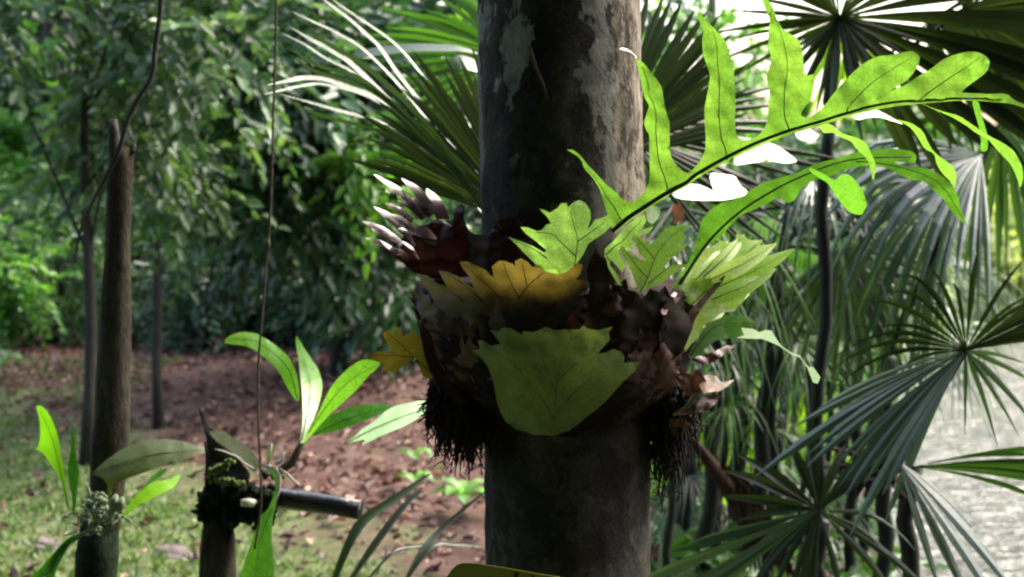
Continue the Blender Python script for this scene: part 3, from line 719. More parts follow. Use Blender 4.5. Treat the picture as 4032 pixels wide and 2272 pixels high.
# low palm at the bottom
pe = palm(2080, 3.6, 1310, .02, 'low dark fan palm at the bottom right with leaflets splayed downwards', 2065)
ce = D(2065, 1310, 3.5); he = D(2060, 1285, 3.2)
fan(pe, he, (.15, -.9, -.3), (.9, .1, -.1), (-78, 80), 16, .33, 'palm_dark', .10, .36, .14, .4, petiole=[ce], gap=.2, tipdroop=.3, wmul=.8)
fan(pe, he, (-.93, -.36, -.3), (-.3, .8, -.3), (-11, 13), 6, .44, 'palm_grey', .02, .75, .08, .4, label='long blue-grey leaflets pointing left')
fan(pe, he, (-.3, .85, .2), (.9, .3, 0), (-70, 70), 11, .28, 'palm_dark', .15, .4, .1, .5, gap=.15)

# dark canes in a clump, each with its own leaves
canes = [(1735, 5.4, 860, 'thinnest cane, closest to the big trunk'), (1782, 4.8, 700, 'dark cane behind the withered fern tips'),
         (1850, 5.6, 560, 'cane behind the pale nest frond'), (1905, 4.9, 620, 'thick dark cane right of the white lobed leaf'),
         (1965, 5.8, 500, 'slanting cane behind the thin white leaf tip'), (2035, 5.2, 520, 'cane in the middle of the palm clump'),
         (2120, 6.2, 560, 'cane behind the drooping grey leaf'), (2185, 5.6, 640, 'cane nearest the water')]
for i, (x, d_, ty, lb) in enumerate(canes):
    pn = palm(x - 15 + 8 * (i % 3), d_, ty, random.uniform(.020, .034), 'slender fan palm with dark stem, the ' + lb, x + 30 + 10 * (i % 4), 'slender palms by the pond')
    tp = D(x + 30 + 10 * (i % 4), ty, d_)
    for k in range(6):
        a = random.uniform(0, 6.28); rr = random.uniform(.25, .6)
        h = tp + cv(math.cos(a) * rr * .7, random.uniform(-.55, .18), math.sin(a) * rr * .6)
        dv = (h - tp).normalized()
        fan(pn, h, (math.cos(a), random.uniform(-.6, .0), math.sin(a)), (-math.sin(a), .4, math.cos(a)), (-85, 85), 22, random.uniform(.30, .42), random.choice(['palm', 'palm_mid'] if i % 2 else ['palm_dark', 'palm', 'palm']), .32, .3, .12, .5, wmul=.7, petiole=[tp, tp.lerp(h, .5) + Vector((0, 0, .1))], tipdroop=.3)
for x, d_, lean in [(1690, 4.4, 4), (1712, 5.8, 14), (1810, 5.0, 28), (1935, 4.6, 40), (1990, 6.2, 30), (2075, 5.6, 48), (2150, 5.0, 30)]:
    pn = palm(x, d_, 520, random.uniform(.012, .02), 'thin dark upright cane among the palms by the pond', x + lean, 'thin canes by the pond')
    tp = D(x + lean, 520, d_)
    for k in range(4):
        a = random.uniform(0, 6.28); h = tp + cv(math.cos(a) * .2, random.uniform(-.3, .15), math.sin(a) * .2)
        fan(pn, h, (math.cos(a), -.5, math.sin(a)), (-math.sin(a), .3, math.cos(a)), (-75, 75), 16, .36, ('palm' if k % 2 else 'palm_mid'), .45, .25, .1, .5, petiole=[tp], tipdroop=.5, wmul=.6)
# bright leaves low down between the canes
for i, (x, y, d_) in enumerate([(1760, 1130, 6.2), (1840, 1020, 6.6), (1990, 1100, 6.8)]):
    pl = palm(x, d_, y + 30, .012, ['bright green young palm right behind the big trunk', 'bright green young palm between the dark canes', 'bright green young palm in front of the sunlit bush'][i])
    for k in range(4):
        a = random.uniform(-.9, .9)
        fan(pl, D(x, y, d_), (math.sin(a), math.cos(a) * (1 if k < 2 else -.6), random.uniform(-.4, .4)), (1, .1, .2), (-60, 60), 11, .42, 'palm_lime', .2, .4, .1, .4)
# withered frond stalk leaning across the canes
p = thing('withered_frond', D(1950, 1390, 4.2), 'brown withered palm frond stalk leaning across the dark canes', 'dead frond')
b = MB(); ln = smooth_path([tuple(D(1955, 1400, 4.2)), tuple(D(1860, 1270, 4.1)), tuple(D(1790, 1170, 4.05)), tuple(D(1742, 1105, 4.0))], 5)
b.tube(ln, [.034, .036, .038, .037, .034, .03, .028, .026, .024, .022, .02, .018, .016, .014, .012, .008][:len(ln)], 8, wob=.25); b.build('stalk', M['palm_dead'], p)
b = MB()
for i in range(9):
    q = Vector(ln[min(len(ln) - 1, 2 + i)]); blade(b, [q, q + cv(.06 + .02 * i % .05, -.05, 0), q + cv(.10, -.15 - .02 * i, .02)], [.006, .010, .002], (0, -1, .2), .4, 3)
b.build('leaflet', M['palm_dead'], p)

# grey grassy palm leaf in front of the litter, left of the trunk
ps = thing('palm_seedling', Vector((D(1200, 726, 3.2).x, D(1200, 726, 3.2).y, gz(0, 3.2))), 'low young palm with long dark narrow leaflets, left foot of the big trunk', 'palm')
root = BASE[ps.name]
b = MB(); b.tube([root, D(1120, 1470, 3.2)], [.012, .008], 6); b.build('stem', M['cane'], ps)
def z6(x, y): return (1000 + x / 1.2785) / K, (1136 + y / 1.2785) / K
for (pts, w_, m_) in [([(400, 1480), (530, 1200), (720, 1060), (885, 935)], .012, 'palm_dark'), ([(480, 1480), (610, 1290), (730, 1130), (850, 1000)], .009, 'palm_dark'),
                      ([(760, 1480), (850, 1320), (960, 1200), (1160, 1025)], .007, 'palm_dark'), ([(760, 1480), (900, 1300), (1020, 1290), (1150, 1300)], .006, 'palm_dark'),
                      ([(560, 1480), (700, 1330), (800, 1300), (930, 1290)], .004, 'palm_dark')]:
    b = MB(); pp = [D(*z6(*q), 3.0 + .05 * i) for i, q in enumerate(pts)]
    blade(b, pp, [w_ * .5, w_, w_ * .9, .002], (0, -.7, .7), .5, 5); b.build('leaflet', M[m_], ps)
# ------------------------------------------------------------------ cut posts with tied orchids
d1 = 3.0
foot = D(205, 1900, d1); foot = Vector((foot.x - .015, foot.y, gz(foot.x, foot.y) - .05))
post1 = thing('wooden_post', foot, 'tall leaning cut tree stem with split top and dark mossy foot, carrying a small orchid', 'post')
b = MB(); axp = [(305, 372), (300, 520), (292, 760), (284, 950), (277, 1120), (268, 1240), (252, 1320), (243, 1400), (240, 1460)]
pts = [D(x, y, d1) for x, y in axp]
pts = [Vector(q) for q in smooth_path([tuple(p) for p in pts], 4)]
rs = [ (26 + (46 - 26) * min(1, i / 15) + 2 * math.sin(i * .9)) / 3539 * d1 for i in range(len(pts))]
b.tube(pts, rs, 18, wob=.16); b.build('stem', M['post'], post1)
b = MB(); b.tube([D(250, 1325, d1), D(244, 1395, d1), D(240, 1470, d1), D(232, 1700, d1), foot], [.040, .0445, .043, .045, .055], 16, wob=.12); b.build('moss_sleeve', M['darkmoss'], post1)
b = MB()
b.tube([D(292, 470, d1 - .01), D(290, 400, d1 - .01), D(287, 330, d1 - .01), D(285, 300, d1 - .01)], [.013, .014, .012, .008], 8, wob=.3)
b.tube([D(330, 385, d1), D(336, 366, d1), D(340, 358, d1)], [.010, .006, .002], 6); b.build('split_top', M['darkbark'], post1)
# climbing vine from above, over the post, away to the left
b = MB(); vp = [(412, -260), (405, 0), (392, 110), (382, 190), (350, 245), (322, 300), (305, 360), (290, 400), (268, 440), (240, 495), (215, 545), (198, 600), (190, 660)]
ln = smooth_path([tuple(D(x, y, 2.9 + .35 * sstep(380, 620, y))) for x, y in vp], 4)
b.tube(ln, [.0052 - .0035 * max(0, i - 28) / 28 for i in range(len(ln))], 8, wob=.2); o = b.build('climbing_vine', M['darkbark']); props(o, 'dark bent vine stem rising past the top of the tall cut post', 'vine')

# small orchid on the tall post
or1 = thing('orchid', D(250, 1300, 2.93), 'small orchid with one broad faded leaf, tied to the tall leaning post', 'orchid')
def lpoly(parent, reg, pts, dfn, mat, name='leaf', vl=None, wav=.002, grid=16, soft=True, label=None, tintfn=None, tint=.5):
    global d0seed
    d0seed += 3.7; b = MB(); leafpoly(b, T(reg, pts), dfn, grid, wav, 25, soft, tintfn, tint)
    o = b.build(name, M[mat], parent, label=label)
    if vl:
        b = MB(); veins(b, [T(reg, v) for v in vl], dfn, .0009, .003); b.build('midrib', M['vein'], o)
    return o
lpoly(or1, 'L1', [(282, 105), (325, 100), (385, 165), (440, 280), (468, 400), (490, 540), (515, 690), (530, 800), (545, 930), (530, 930), (505, 800), (480, 700), (440, 620), (385, 540), (330, 470), (262, 430), (300, 440), (320, 330), (310, 200)], plane(2.95, 200, 1800, -.1, -.15, 1.2), 'orchid_bright', vl=[[(535, 900), (480, 640), (400, 330), (310, 130)]])
lpoly(or1, 'L1', [(572, 265), (592, 330), (590, 420), (605, 520), (625, 620), (615, 720), (600, 850), (590, 960), (572, 950), (565, 800), (540, 700), (530, 600), (555, 450), (560, 340)], plane(2.93, 280, 1800, 0, -.1, 2), 'orchid', tint=.1)
lpoly(or1, 'L1', [(715, 645), (800, 560), (880, 500), (950, 450), (1060, 400), (1180, 366), (1330, 365), (1450, 385), (1560, 420), (1640, 432), (1700, 436), (1690, 462), (1560, 485), (1420, 545), (1250, 590), (1080, 650), (960, 690), (890, 740), (870, 800), (850, 860), (845, 800), (850, 720), (790, 660)], plane(2.90, 500, 1790, -.05, -.5, .4, 1.5), 'orchid_dry', label='broad faded leaf with a grey edge', vl=[[(720, 640), (950, 560), (1250, 480), (1690, 445)]], tintfn=lambda x, y: .2 + .6 * sstep(720, 850, x))
lpoly(or1, 'L1', [(960, 985), (1010, 890), (1060, 820), (1130, 755), (1200, 705), (1280, 690), (1340, 680), (1420, 640), (1405, 700), (1350, 760), (1270, 800), (1180, 840), (1080, 890), (1020, 950)], plane(2.93, 560, 1950, .1, -.3, 1), 'orchid_bright', tint=1.0)
lpoly(or1, 'L1', [(1090, 790), (1140, 720), (1210, 645), (1320, 585), (1310, 620), (1260, 670), (1180, 720), (1110, 790)], plane(2.97, 580, 1890, .1, -.3), 'orchid', tint=.1)
for pth in ([(600, 1120), (540, 1180), (450, 1290), (360, 1400), (270, 1480), (150, 1600)], [(640, 1130), (530, 1200), (460, 1300), (420, 1380), (395, 1470), (370, 1600)]):
    b = MB(); blade(b, [at(*T('L1', [q])[0], 2.93 - .01 * i) for i, q in enumerate(pth)], [.002, .008, .010, .010, .003], (0, -.9, .4), .6, 4, .15); b.build('leaf', M['orchid'], or1)
b = MB()
for i in range(90):
    x, y = random.gauss(770, 95), random.gauss(950, 65); dd = 2.925 + random.uniform(-.015, .03)
    p = at(*T('L1', [(x, y)])[0], dd); v = cv(random.gauss(0, 1), random.gauss(0, .8), random.gauss(0, .4)).normalized() * random.uniform(.012, .04)
    b.tube([p, p + v * .5 + cv(0, random.uniform(-.008, .01), 0), p + v], [.003, .0026, .0012], 5)
b.tube([at(*T('L1', [(760, 1060)])[0], 2.92), at(*T('L1', [(650, 1110)])[0], 2.92), at(*T('L1', [(560, 1150)])[0], 2.93)], [.003, .004, .004], 6)
for q in [(930, 940), (880, 920), (850, 1010)]:
    p = at(*T('L1', [q])[0], 2.91); b.tube([p, p + cv(.004, .015, 0), p + cv(.01, .03, 0)], [.006, .011, .004], 7)
b.build('root_mat', M['lichen'], or1)

# shorter post with mossy collar
d2 = 2.9
f2 = D(528, 1900, d2); f2 = Vector((f2.x, f2.y, gz(f2.x, f2.y) - .05))
post2 = thing('wooden_post', f2, 'short brown cut post wearing a black mossy collar and a crosswise branch stub', 'post')
b = MB(); b.tube([D(553, 1205, d2), D(552, 1290, d2), D(548, 1380, d2), D(544, 1455, d2), D(536, 1700, d2), f2], [.030, .031, .034, .036, .040, .045], 16, wob=.28); b.build('stem', M['post'], post2)
b = MB()
b.tube([D(520, 1110, d2 + .012), D(536, 1150, d2 + .01), D(548, 1215, d2)], [.006, .016, .026], 9, wob=.4)
leafpoly(b, T('L1', [(1560, 110), (1585, 150), (1640, 275), (1690, 290), (1760, 320), (1785, 400), (1800, 450), (1880, 520), (1970, 640), (1960, 720), (1700, 740), (1655, 620), (1640, 420), (1605, 290)]), plane(2.89, 860, 1750, .02, -.05), 14, .012, 25, False)
b.tube([D(548, 1160, d2), D(590, 1215, d2), D(640, 1250, d2)], [.013, .018, .022], 8, wob=.25); b.build('broken_top', M['darkbark'], post2)
b = MB(); b.tube([D(600, 1238, d2 + .02), D(700, 1252, d2), D(800, 1266, d2 - .02), D(850, 1274, d2 - .03), D(906, 1284, d2 - .04)], [.024, .021, .020, .0185, .019], 16, wob=.22); b.build('branch_stub', M['wetbark'], post2, label='dark crosswise branch stub with a shiny wet top')
b = MB()
for i in range(240):
    x = random.uniform(505, 690); y = 1268 + random.gauss(0, 24) - (x - 600) * .05
    p = D(x, y, d2 - .035 + random.uniform(-.012, .02)); v = cv(random.gauss(0, 1), random.gauss(-.2, 1), random.gauss(-.3, .7)).normalized() * random.uniform(.008, .022)
    b.tube([p - v * .3, p + v * .4, p + v], [.008, .007, .002], 5)
b.tube([D(508, 1262, d2), D(560, 1268, d2), D(620, 1268, d2), D(690, 1262, d2)], [.030, .042, .042, .024], 12, wob=.35); b.build('moss_collar', M['darkmoss'], post2)
for (cx_, cy_, n_, sx, sy) in [(553, 1181, 40, 26, 9), (568, 1216, 60, 42, 7), (700, 1190, 16, 12, 10)]:
    b = MB()
    for i in range(n_):
        u_ = random.gauss(0, .5); p = D(cx_ + u_ * sx, cy_ + random.gauss(0, .5) * sy - (u_ * 14 if cy_ < 1190 else -u_ * 6), d2 - .05 + random.uniform(-.008, .012))
        v = cv(random.gauss(0, .6), 1, random.gauss(-.3, .5)).normalized() * random.uniform(.004, .010); b.tube([p, p + v * .5, p + v], [.005, .0055, .002], 6)
    b.build('moss_tuft', M['moss'], post2)
b = MB(); b.tube([at(*T('L1', [(1905, 868)])[0], d2 - .07), at(*T('L1', [(1960, 868)])[0], d2 - .06), at(*T('L1', [(2060, 875)])[0], d2 - .02)], [.0075, .009, .008], 9); b.build('cut_twig', M['paleroot'], post2)

# orchid with strap leaves on the short post
or2 = thing('orchid', D(690, 1240, 2.85), 'leafy green orchid with arching strap leaves, one white with glare, above the branch stub', 'orchid')
oc = plane(2.84, 1180, 1700, 0, -.25, .5)
lpoly(or2, 'L2', [(930, 755), (860, 650), (800, 530), (740, 460), (690, 420), (600, 352), (520, 322), (430, 312), (358, 300), (400, 245), (500, 212), (600, 222), (660, 245), (760, 310), (870, 400), (930, 520), (955, 640), (955, 760)], plane(2.86, 1050, 1450, .25, -.1, .6, .8), 'orchid', vl=[[(940, 740), (880, 520), (760, 390), (600, 280), (400, 270)]], tint=.75)
lpoly(or2, 'L2', [(930, 242), (950, 262), (985, 325), (1050, 425), (1108, 505), (1135, 600), (1140, 660), (1120, 760), (1070, 900), (1010, 1050), (985, 1090), (962, 1090), (982, 950), (985, 860), (978, 700), (962, 520), (945, 400), (930, 300)], plane(2.82, 1180, 1580, .40, -.5, 1.0, -.9), 'orchid', vl=[[(975, 1070), (1030, 800), (1040, 600), (935, 260)]], tint=.8, label='upright leaf with a white shine')
lpoly(or2, 'L2', [(965, 1095), (1040, 980), (1100, 870), (1180, 690), (1250, 590), (1340, 500), (1420, 445), (1490, 428), (1560, 440), (1600, 462), (1560, 510), (1500, 560), (1400, 680), (1300, 770), (1200, 860), (1120, 945), (1010, 1075), (985, 1098)], plane(2.80, 1250, 1600, -.1, .2, .6, .3), 'orchid', vl=[[(980, 1085), (1150, 830), (1330, 620), (1580, 465)]], tint=.7)
lpoly(or2, 'L2', [(1050, 1035), (1120, 930), (1200, 870), (1300, 830), (1400, 798), (1480, 782), (1600, 780), (1700, 790), (1640, 840), (1560, 880), (1450, 920), (1300, 980), (1150, 1015)], plane(2.86, 1300, 1650, -.1, -.3, .6), 'orchid', vl=[[(1060, 1030), (1300, 910), (1680, 795)]], tint=.15)
lpoly(or2, 'L2', [(1300, 1105), (1380, 1050), (1450, 980), (1530, 930), (1620, 850), (1700, 800), (1800, 775), (1950, 748), (2080, 725), (2140, 718), (2185, 735), (2160, 765), (2080, 800), (1950, 860), (1830, 935), (1720, 985), (1600, 1030), (1520, 1075), (1440, 1108), (1480, 1060), (1400, 1075)], plane(2.86, 1500, 1650, .28, -.88), 'orchid', vl=[[(1310, 1100), (1550, 970), (1850, 850), (2175, 735)]], tint=.4, label='long drooping leaf turned white by glare')
b = MB(); b.tube([at(*T('L2', [q])[0], 2.84) for q in [(975, 1085), (940, 1160), (900, 1240), (800, 1310), (740, 1360)]], [.006, .008, .009, .009, .008], 8); b.build('stem', M['vine'], or2)
# hanging strap leaf and pale roots
lpoly(or2, 'L1', [(2105, 575), (2150, 590), (2195, 640), (2200, 720), (2185, 800), (2170, 900), (2150, 980), (2140, 1050), (2140, 1200), (2155, 1350), (2165, 1500), (2160, 1650), (2020, 1800), (1880, 1650), (1880, 1500), (1910, 1380), (1960, 1230), (2010, 1100), (2050, 970), (2110, 920), (2140, 850), (2170, 760), (2160, 680), (2120, 630)], plane(2.74, 1030, 2050, .05, -.15, 2), 'orchid', vl=[[(2150, 900), (2075, 1080), (2030, 1250), (2000, 1600)]], tint=.45, label='strap leaf hanging down in front of the post')
b = MB()
for pth, r_ in (([(2090, 575), (2170, 600), (2200, 660), (2195, 760), (2150, 880)], .0055), ([(2200, 600), (2270, 650), (2320, 700), (2370, 740)], .003), ([(2170, 560), (2220, 540), (2230, 470)], .005), ([(2100, 590), (2130, 480), (2140, 400)], .003), ([(2000, 600), (1930, 560), (1860, 500), (1760, 460), (1690, 445)], .002)):
    b = MB(); b.tube([at(*T('L1', [q])[0], 2.77) for q in pth], [r_ * (1 - .5 * i / len(pth)) for i in range(len(pth))], 7)
    b.build('aerial_root', M['paleroot'], or2)
lpoly(or2, 'L1', [(1640, 310), (1700, 285), (1760, 300), (1850, 365), (1950, 425), (2020, 500), (2045, 560), (2010, 640), (1950, 590), (1880, 520), (1790, 440), (1720, 400)], plane(2.83, 900, 1780, -.1, -.4), 'orchid_dry', tint=.75, label='dry tan leaf')
lpoly(or2, 'L1', [(2110, 560), (2080, 500), (2110, 430), (2135, 370), (2165, 420), (2150, 500)], plane(2.82, 1050, 1780), 'orchid_dry', tint=.8)

# hanging string in front of everything on the left
b = MB(); st = [(698, -400), (695, 0), (692, 150), (686, 340), (682, 480), (678, 560), (675, 620), (668, 680), (660, 790), (652, 880), (648, 960), (650, 1060), (655, 1180), (657, 1240), (654, 1300), (640, 1380)]
ln = smooth_path([tuple(D(x, y, 2.7)) for x, y in st], 4); b.tube(ln, [.0024] * len(ln), 6, wob=.2)
b.tube([D(676, 600, 2.7), D(675, 618, 2.7), D(672, 636, 2.7)], [.0025, .0045, .0025], 6)
o = b.build('hanging_string', M['vine']); props(o, 'thin brown string or aerial root hanging down through the left third of the picture', 'string')
# ------------------------------------------------------------------ big trunk
axA = D(1407, 0, 2.33); axB = D(1430, 1452, 2.33); axd = (axA - axB) / (axA.z - axB.z)
def axis_at(z): return axB + axd * (z - axB.z)
tf = axis_at(gz(.1, 2.3) - .1)
tr = thing('tree', tf, 'large mottled dark trunk with grey lichen and a pale strip down its right side', 'tree')
b = MB(); n = 64; vs = []; zs = np.concatenate([np.linspace(tf.z, .6, 8), np.arange(.65, 2.5, .018), np.linspace(2.55, 4.6, 16)]); R0 = .1365
for z in zs:
    c = axis_at(z); rr = R0 * (1 + .6 * math.exp(-(z + .1) / .22))
    for k in range(n):
        a = 2 * math.pi * k / n; q = Vector((math.cos(a) * .9, math.sin(a) * .9, z * 2.2))
        r = rr * (1 + .040 * noise.noise(q * 1.6) + .026 * noise.noise(q * 5) + .016 * noise.noise(q * 14) + .010 * noise.noise(Vector((0, 0, z * 22))))
        vs.append((c.x + math.cos(a) * r, c.y + math.sin(a) * r, z))
b.add(vs, [(i * n + k, i * n + (k + 1) % n, (i + 1) * n + (k + 1) % n, (i + 1) * n + k) for i in range(len(zs) - 1) for k in range(n)])
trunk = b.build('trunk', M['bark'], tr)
b = MB(); tp = axis_at(4.6)
for i in range(9):
    a = i * 2 * math.pi / 9 + .3; v = Vector((math.cos(a), math.sin(a), .0)); q = tp + v * random.uniform(1.0, 1.6) + Vector((0, 0, random.uniform(.4, 1)))
    ln = smooth_path([tuple(tp - Vector((0, 0, .3))), tuple(tp + v * .5 + Vector((0, 0, .2))), tuple(q)], 4)
    b.tube(ln, [.07 * (1 - .85 * k / (len(ln) - 1)) for k in range(len(ln))], 8)
b.build('limb', M['bark'], tr)
build_np('crown', *crown((tp.x, tp.y - .5, tp.z + .7), (1.7, 1.5, .7), 420, .4, 9, .2, .45, .3, .7, 0), M['fol_unseen'], tr)
b = MB()
for pth, r_ in (([(1330, 116), (1340, 142), (1352, 180), (1368, 216), (1376, 248)], .0032), ([(1240, 520), (1245, 555), (1262, 575)], .0016), ([(1560, 420), (1556, 460), (1566, 510)], .0018)):
    b = MB(); b.tube([D(x, y, 2.19 if x < 1500 else 2.235) for x, y in pth], [r_ * (1 - .4 * i / len(pth)) for i in range(len(pth))], 6)
    b.build('aerial_root', M['vine'], tr)

# yellow plant label leaning against the trunk
def z3(x, y): return (1700 + x / 4.293, 2090 + y / 4.293)
pl = thing('plant_label', at(2050, 2500, 2.13), 'yellow-green plastic plant label with rounded corners at the foot of the picture', 'plant label')
top = [(130, 1000), (190, 880), (250, 781), (330, 660), (420, 575), (520, 540), (620, 540), (800, 555), (1000, 590), (1200, 620), (1500, 672), (1900, 742), (2300, 805), (2800, 890), (3100, 945), (3190, 1010), (3220, 1120)]
out = [z3(*p) for p in top] + [(2440, 2600), (2400, 2640), (1760, 2560), (1720, 2520)]
b = MB(); leafpoly(b, out, plane(2.12, 2000, 2250, .02, .06), 60, 0, 25, False); po = b.build('plate', M['plate'], pl, smooth=False)
sm = po.modifiers.new('thickness', 'SOLIDIFY'); sm.thickness = .003; sm.offset = 0
b = MB()
for s in [[(1400, 705), (1470, 700), (1480, 730), (1450, 800), (1380, 800)], [(960, 775), (1030, 775), (1030, 900), (960, 900)], [(1685, 755), (1735, 760), (1720, 900), (1670, 900)]]:
    leafpoly(b, [z3(*q) for q in s], plane(2.1165, 2000, 2250, .02, .06), 60, 0, 25, True)
b.build('lettering', M['ink'], pl)

# ------------------------------------------------------------------ the oak-leaf fern
fern = thing('oak_leaf_fern', D(1420, 950, 2.2), 'large nest-forming fern on the big trunk with bright lobed fronds and black roots', 'fern')
def axx(Y): return (1407 + 23 * Y / 1452)
RP = [(560, .238), (640, .236), (700, .234), (760, .232), (830, .226), (900, .214), (950, .196), (985, .174), (1020, .150), (1050, .134), (1090, .12), (1160, .134)]
def RY(Y): return float(np.interp(Y, [p[0] for p in RP], [p[1] for p in RP]))
def nest_d(off=0.0):
    def f(x, y):
        X, Y = x / K, y / K; R_ = RY(Y); u = (X - axx(Y)) / 3539 * 2.15
        return 2.33 - math.sqrt(max(R_ * R_ - u * u, (.22 * R_) ** 2)) - off
    return f
# humus nest
b = MB(); n = 72; vs = []; Ys = list(range(705, 1080, 10))
for j, Y in enumerate(Ys):
    c = D(axx(Y) - 14, Y, 2.33); r0 = RY(Y)
    for k in range(n):
        a = 2 * math.pi * k / n; q = Vector((math.cos(a), math.sin(a), Y / 140))
        r = r0 * (1 + .04 * noise.noise(q * 2.2) + .045 * noise.noise(q * 6) + .035 * noise.noise(q * 15)) - (.0 if j else .03)
        vs.append(c + Vector((math.cos(a) * r, math.sin(a) * r, .015 * noise.noise(q * 4) if j < 2 else 0)))
fs = [(j * n + k, j * n + (k + 1) % n, (j + 1) * n + (k + 1) % n, (j + 1) * n + k) for j in range(len(Ys) - 1) for k in range(n)]
c0 = len(vs); vs.append(D(axx(740), 740, 2.33)); fs += [(k, c0, (k + 1) % n) for k in range(n)]
b.add(vs, fs); b.build('nest', M['nest'], fern)
# layers of old withered nest fronds over the humus
def old_frond(X, Y, w_, h_, ang, off, tn, mat):
    pts = []; m_ = 17
    for i in range(m_ * 2):
        t = i / (m_ * 2) * 2 * math.pi; px = math.sin(t) * (.5 + .5 * abs(math.sin(t / 2))) ; py = -math.cos(t)
        k = (1.0 if i % 2 else .80) if py < .55 else .9
        k *= random.uniform(.9, 1.1); px *= w_ * k * (.55 + .45 * (1 - py) / 2 + .2); py *= h_ * k
        ca, sa = math.cos(ang), math.sin(ang); pts.append(((X + px * ca - py * sa) * K, (Y + px * sa + py * ca) * K))
    global d0seed
    d0seed += 2.3; f = nest_d(off)
    b = MB(); leafpoly(b, pts, f, 16, .010, 25, False, None, tn); o = b.build('nest_frond', M[mat], fern)
    b = MB(); bx, by = (X - math.sin(ang) * h_ * .9) * K, (Y + math.cos(ang) * h_ * .9) * K; tx, ty = (X + math.sin(ang) * h_ * .8) * K, (Y - math.cos(ang) * h_ * .8) * K
    veins(b, [[(bx + (tx - bx) * q, by + (ty - by) * q) for q in (0, .33, .66, 1)]], f, .0010, .003); b.build('midrib', M['dry'], o)
for X, Y, w_, h_, an, of, tn, mt in [(1085, 800, 46, 90, -.6, .004, .30, 'dry'), (1110, 870, 60, 90, -.5, .008, .9, 'dead_body'), (1180, 930, 70, 85, -.35, .012, .30, 'dry'), (1150, 800, 75, 80, -.25, .012, .5, 'dead_body'), (1260, 810, 80, 70, -.1, .014, .9, 'humus_frond'), (1400, 790, 90, 70, .0, .016, .6, 'dead_body'),
                                     (1530, 800, 85, 80, .2, .016, .32, 'dry'), (1610, 850, 65, 90, .35, .012, .7, 'dead_body'), (1660, 800, 50, 85, .5, .008, .6, 'dry'), (1600, 950, 70, 80, .4, .018, .40, 'dry'), (1660, 960, 50, 70, .6, .012, .62, 'dry'), (1560, 1010, 60, 55, .3, .014, .8, 'dead_body'), (1120, 960, 50, 70, -.6, .012, .35, 'dry'), (1210, 1010, 60, 50, -.3, .014, .8, 'dead_body'), (1690, 880, 40, 70, .6, .008, .6, 'dry'), (1075, 900, 34, 60, -.9, .004, .55, 'dry'), (1150, 1000, 40, 46, -.7, .010, .45, 'dry')]:
    old_frond(X, Y, w_, h_, an, of, tn, mt)
# hanging roots
def beard(xs_, y0, y1, n_, lab, dd, spread=.012, thick=.0022):
    b = MB()
    for i in range(n_):
        X = random.uniform(*xs_); Y = y0 + random.uniform(-40, 30); ln = (y1 - y0) * random.uniform(.35, 1) * (1 - .4 * abs(2 * (X - xs_[0]) / (xs_[1] - xs_[0]) - 1))
        d_ = dd + random.uniform(-.05, .05); pts = []; x = X
        for k in range(7):
            pts.append(D(x, Y + ln * k / 6, d_)); x += random.gauss(0, 7); d_ += random.gauss(0, .006)
        b.tube(pts, [thick * (1.3 - .9 * k / 6) for k in range(7)], 5)
        if i % 2 == 0:
            for _ in range(5):
                p = pts[random.randint(1, 6)]; v = cv(random.gauss(0, 1), random.gauss(-.4, .6), random.gauss(0, .6)).normalized() * random.uniform(.008, .022)
                b.tube([p, p + v], [.0014, .0006], 4, cap=False)
    return b.build('root_beard', M['root'], fern, label=lab)
beard((1085, 1245), 1000, 1190, 330, 'black hairy roots hanging on the left', 2.27)
beard((1625, 1740), 1000, 1270, 200, 'black hairy roots hanging on the right', 2.30)

def frond(name, pts, dfn, mat, vl=None, wav=.003, grid=22, soft=True, label=None, tintfn=None, tint=.5, vr=.0008, rach=None, rr=.0028, voff=.003):
    """pts in source pixels already."""
    global d0seed
    d0seed += 3.7; b = MB(); leafpoly(b, pts, dfn, grid, wav, 25, soft, tintfn, tint); o = b.build(name, M[mat], fern, label=label)
    if vl: b = MB(); veins(b, vl, dfn, vr, voff); b.build('vein', M['vein'], o)
    if rach:
        b = MB(); p = smooth_path(rach, 5); b.tube([at(q[0], q[1], dfn(q[0], q[1]) - .002) for q in p], [rr * (1.2 - .75 * i / (len(p) - 1)) for i in range(len(p))], 8); b.build('rachis', M['rachis'], o)
    return o
# -- the big bright frond
up3 = [(420, 1790), (375, 1660), (345, 1560), (320, 1480), (262, 1392), (200, 1328), (180, 1262), (110, 1205), (58, 1178), (112, 1178), (172, 1225), (220, 1290), (290, 1360), (370, 1450), (450, 1512), (500, 1568), (552, 1598), (622, 1568), (690, 1488), (717, 1420),
       (716, 1300), (712, 1150), (715, 1060), (690, 1030), (670, 970), (690, 900), (715, 830), (680, 780), (660, 700), (640, 600), (618, 520), (612, 465), (662, 487), (720, 560), (770, 620), (815, 690), (825, 780), (850, 900), (875, 960), (872, 1060), (880, 1230), (925, 1300), (985, 1352), (1022, 1362), (1060, 1330), (1120, 1260), (1155, 1180),
       (1158, 1080), (1150, 980), (1145, 860), (1170, 740), (1190, 620), (1190, 580), (1160, 500), (1135, 420), (1128, 330), (1140, 230), (1110, 180), (1090, 120), (1100, 78), (1140, 140), (1200, 200), (1270, 270), (1330, 350), (1350, 440), (1380, 540), (1388, 700), (1392, 850), (1388, 950), (1395, 1050), (1420, 1100), (1480, 1110), (1570, 1070), (1622, 1010),
       (1650, 930), (1650, 850), (1665, 720), (1640, 640), (1640, 580), (1680, 480), (1650, 360), (1650, 260), (1665, 160), (1630, 80), (1600, 0), (1585, -50), (1640, -20), (1690, 60), (1710, 130), (1760, 230), (1830, 270), (1895, 320), (1920, 400), (1925, 480), (1940, 600), (2020, 580), (2010, 680), (1985, 790), (1930, 850), (1900, 912), (1960, 932), (2012, 905)]
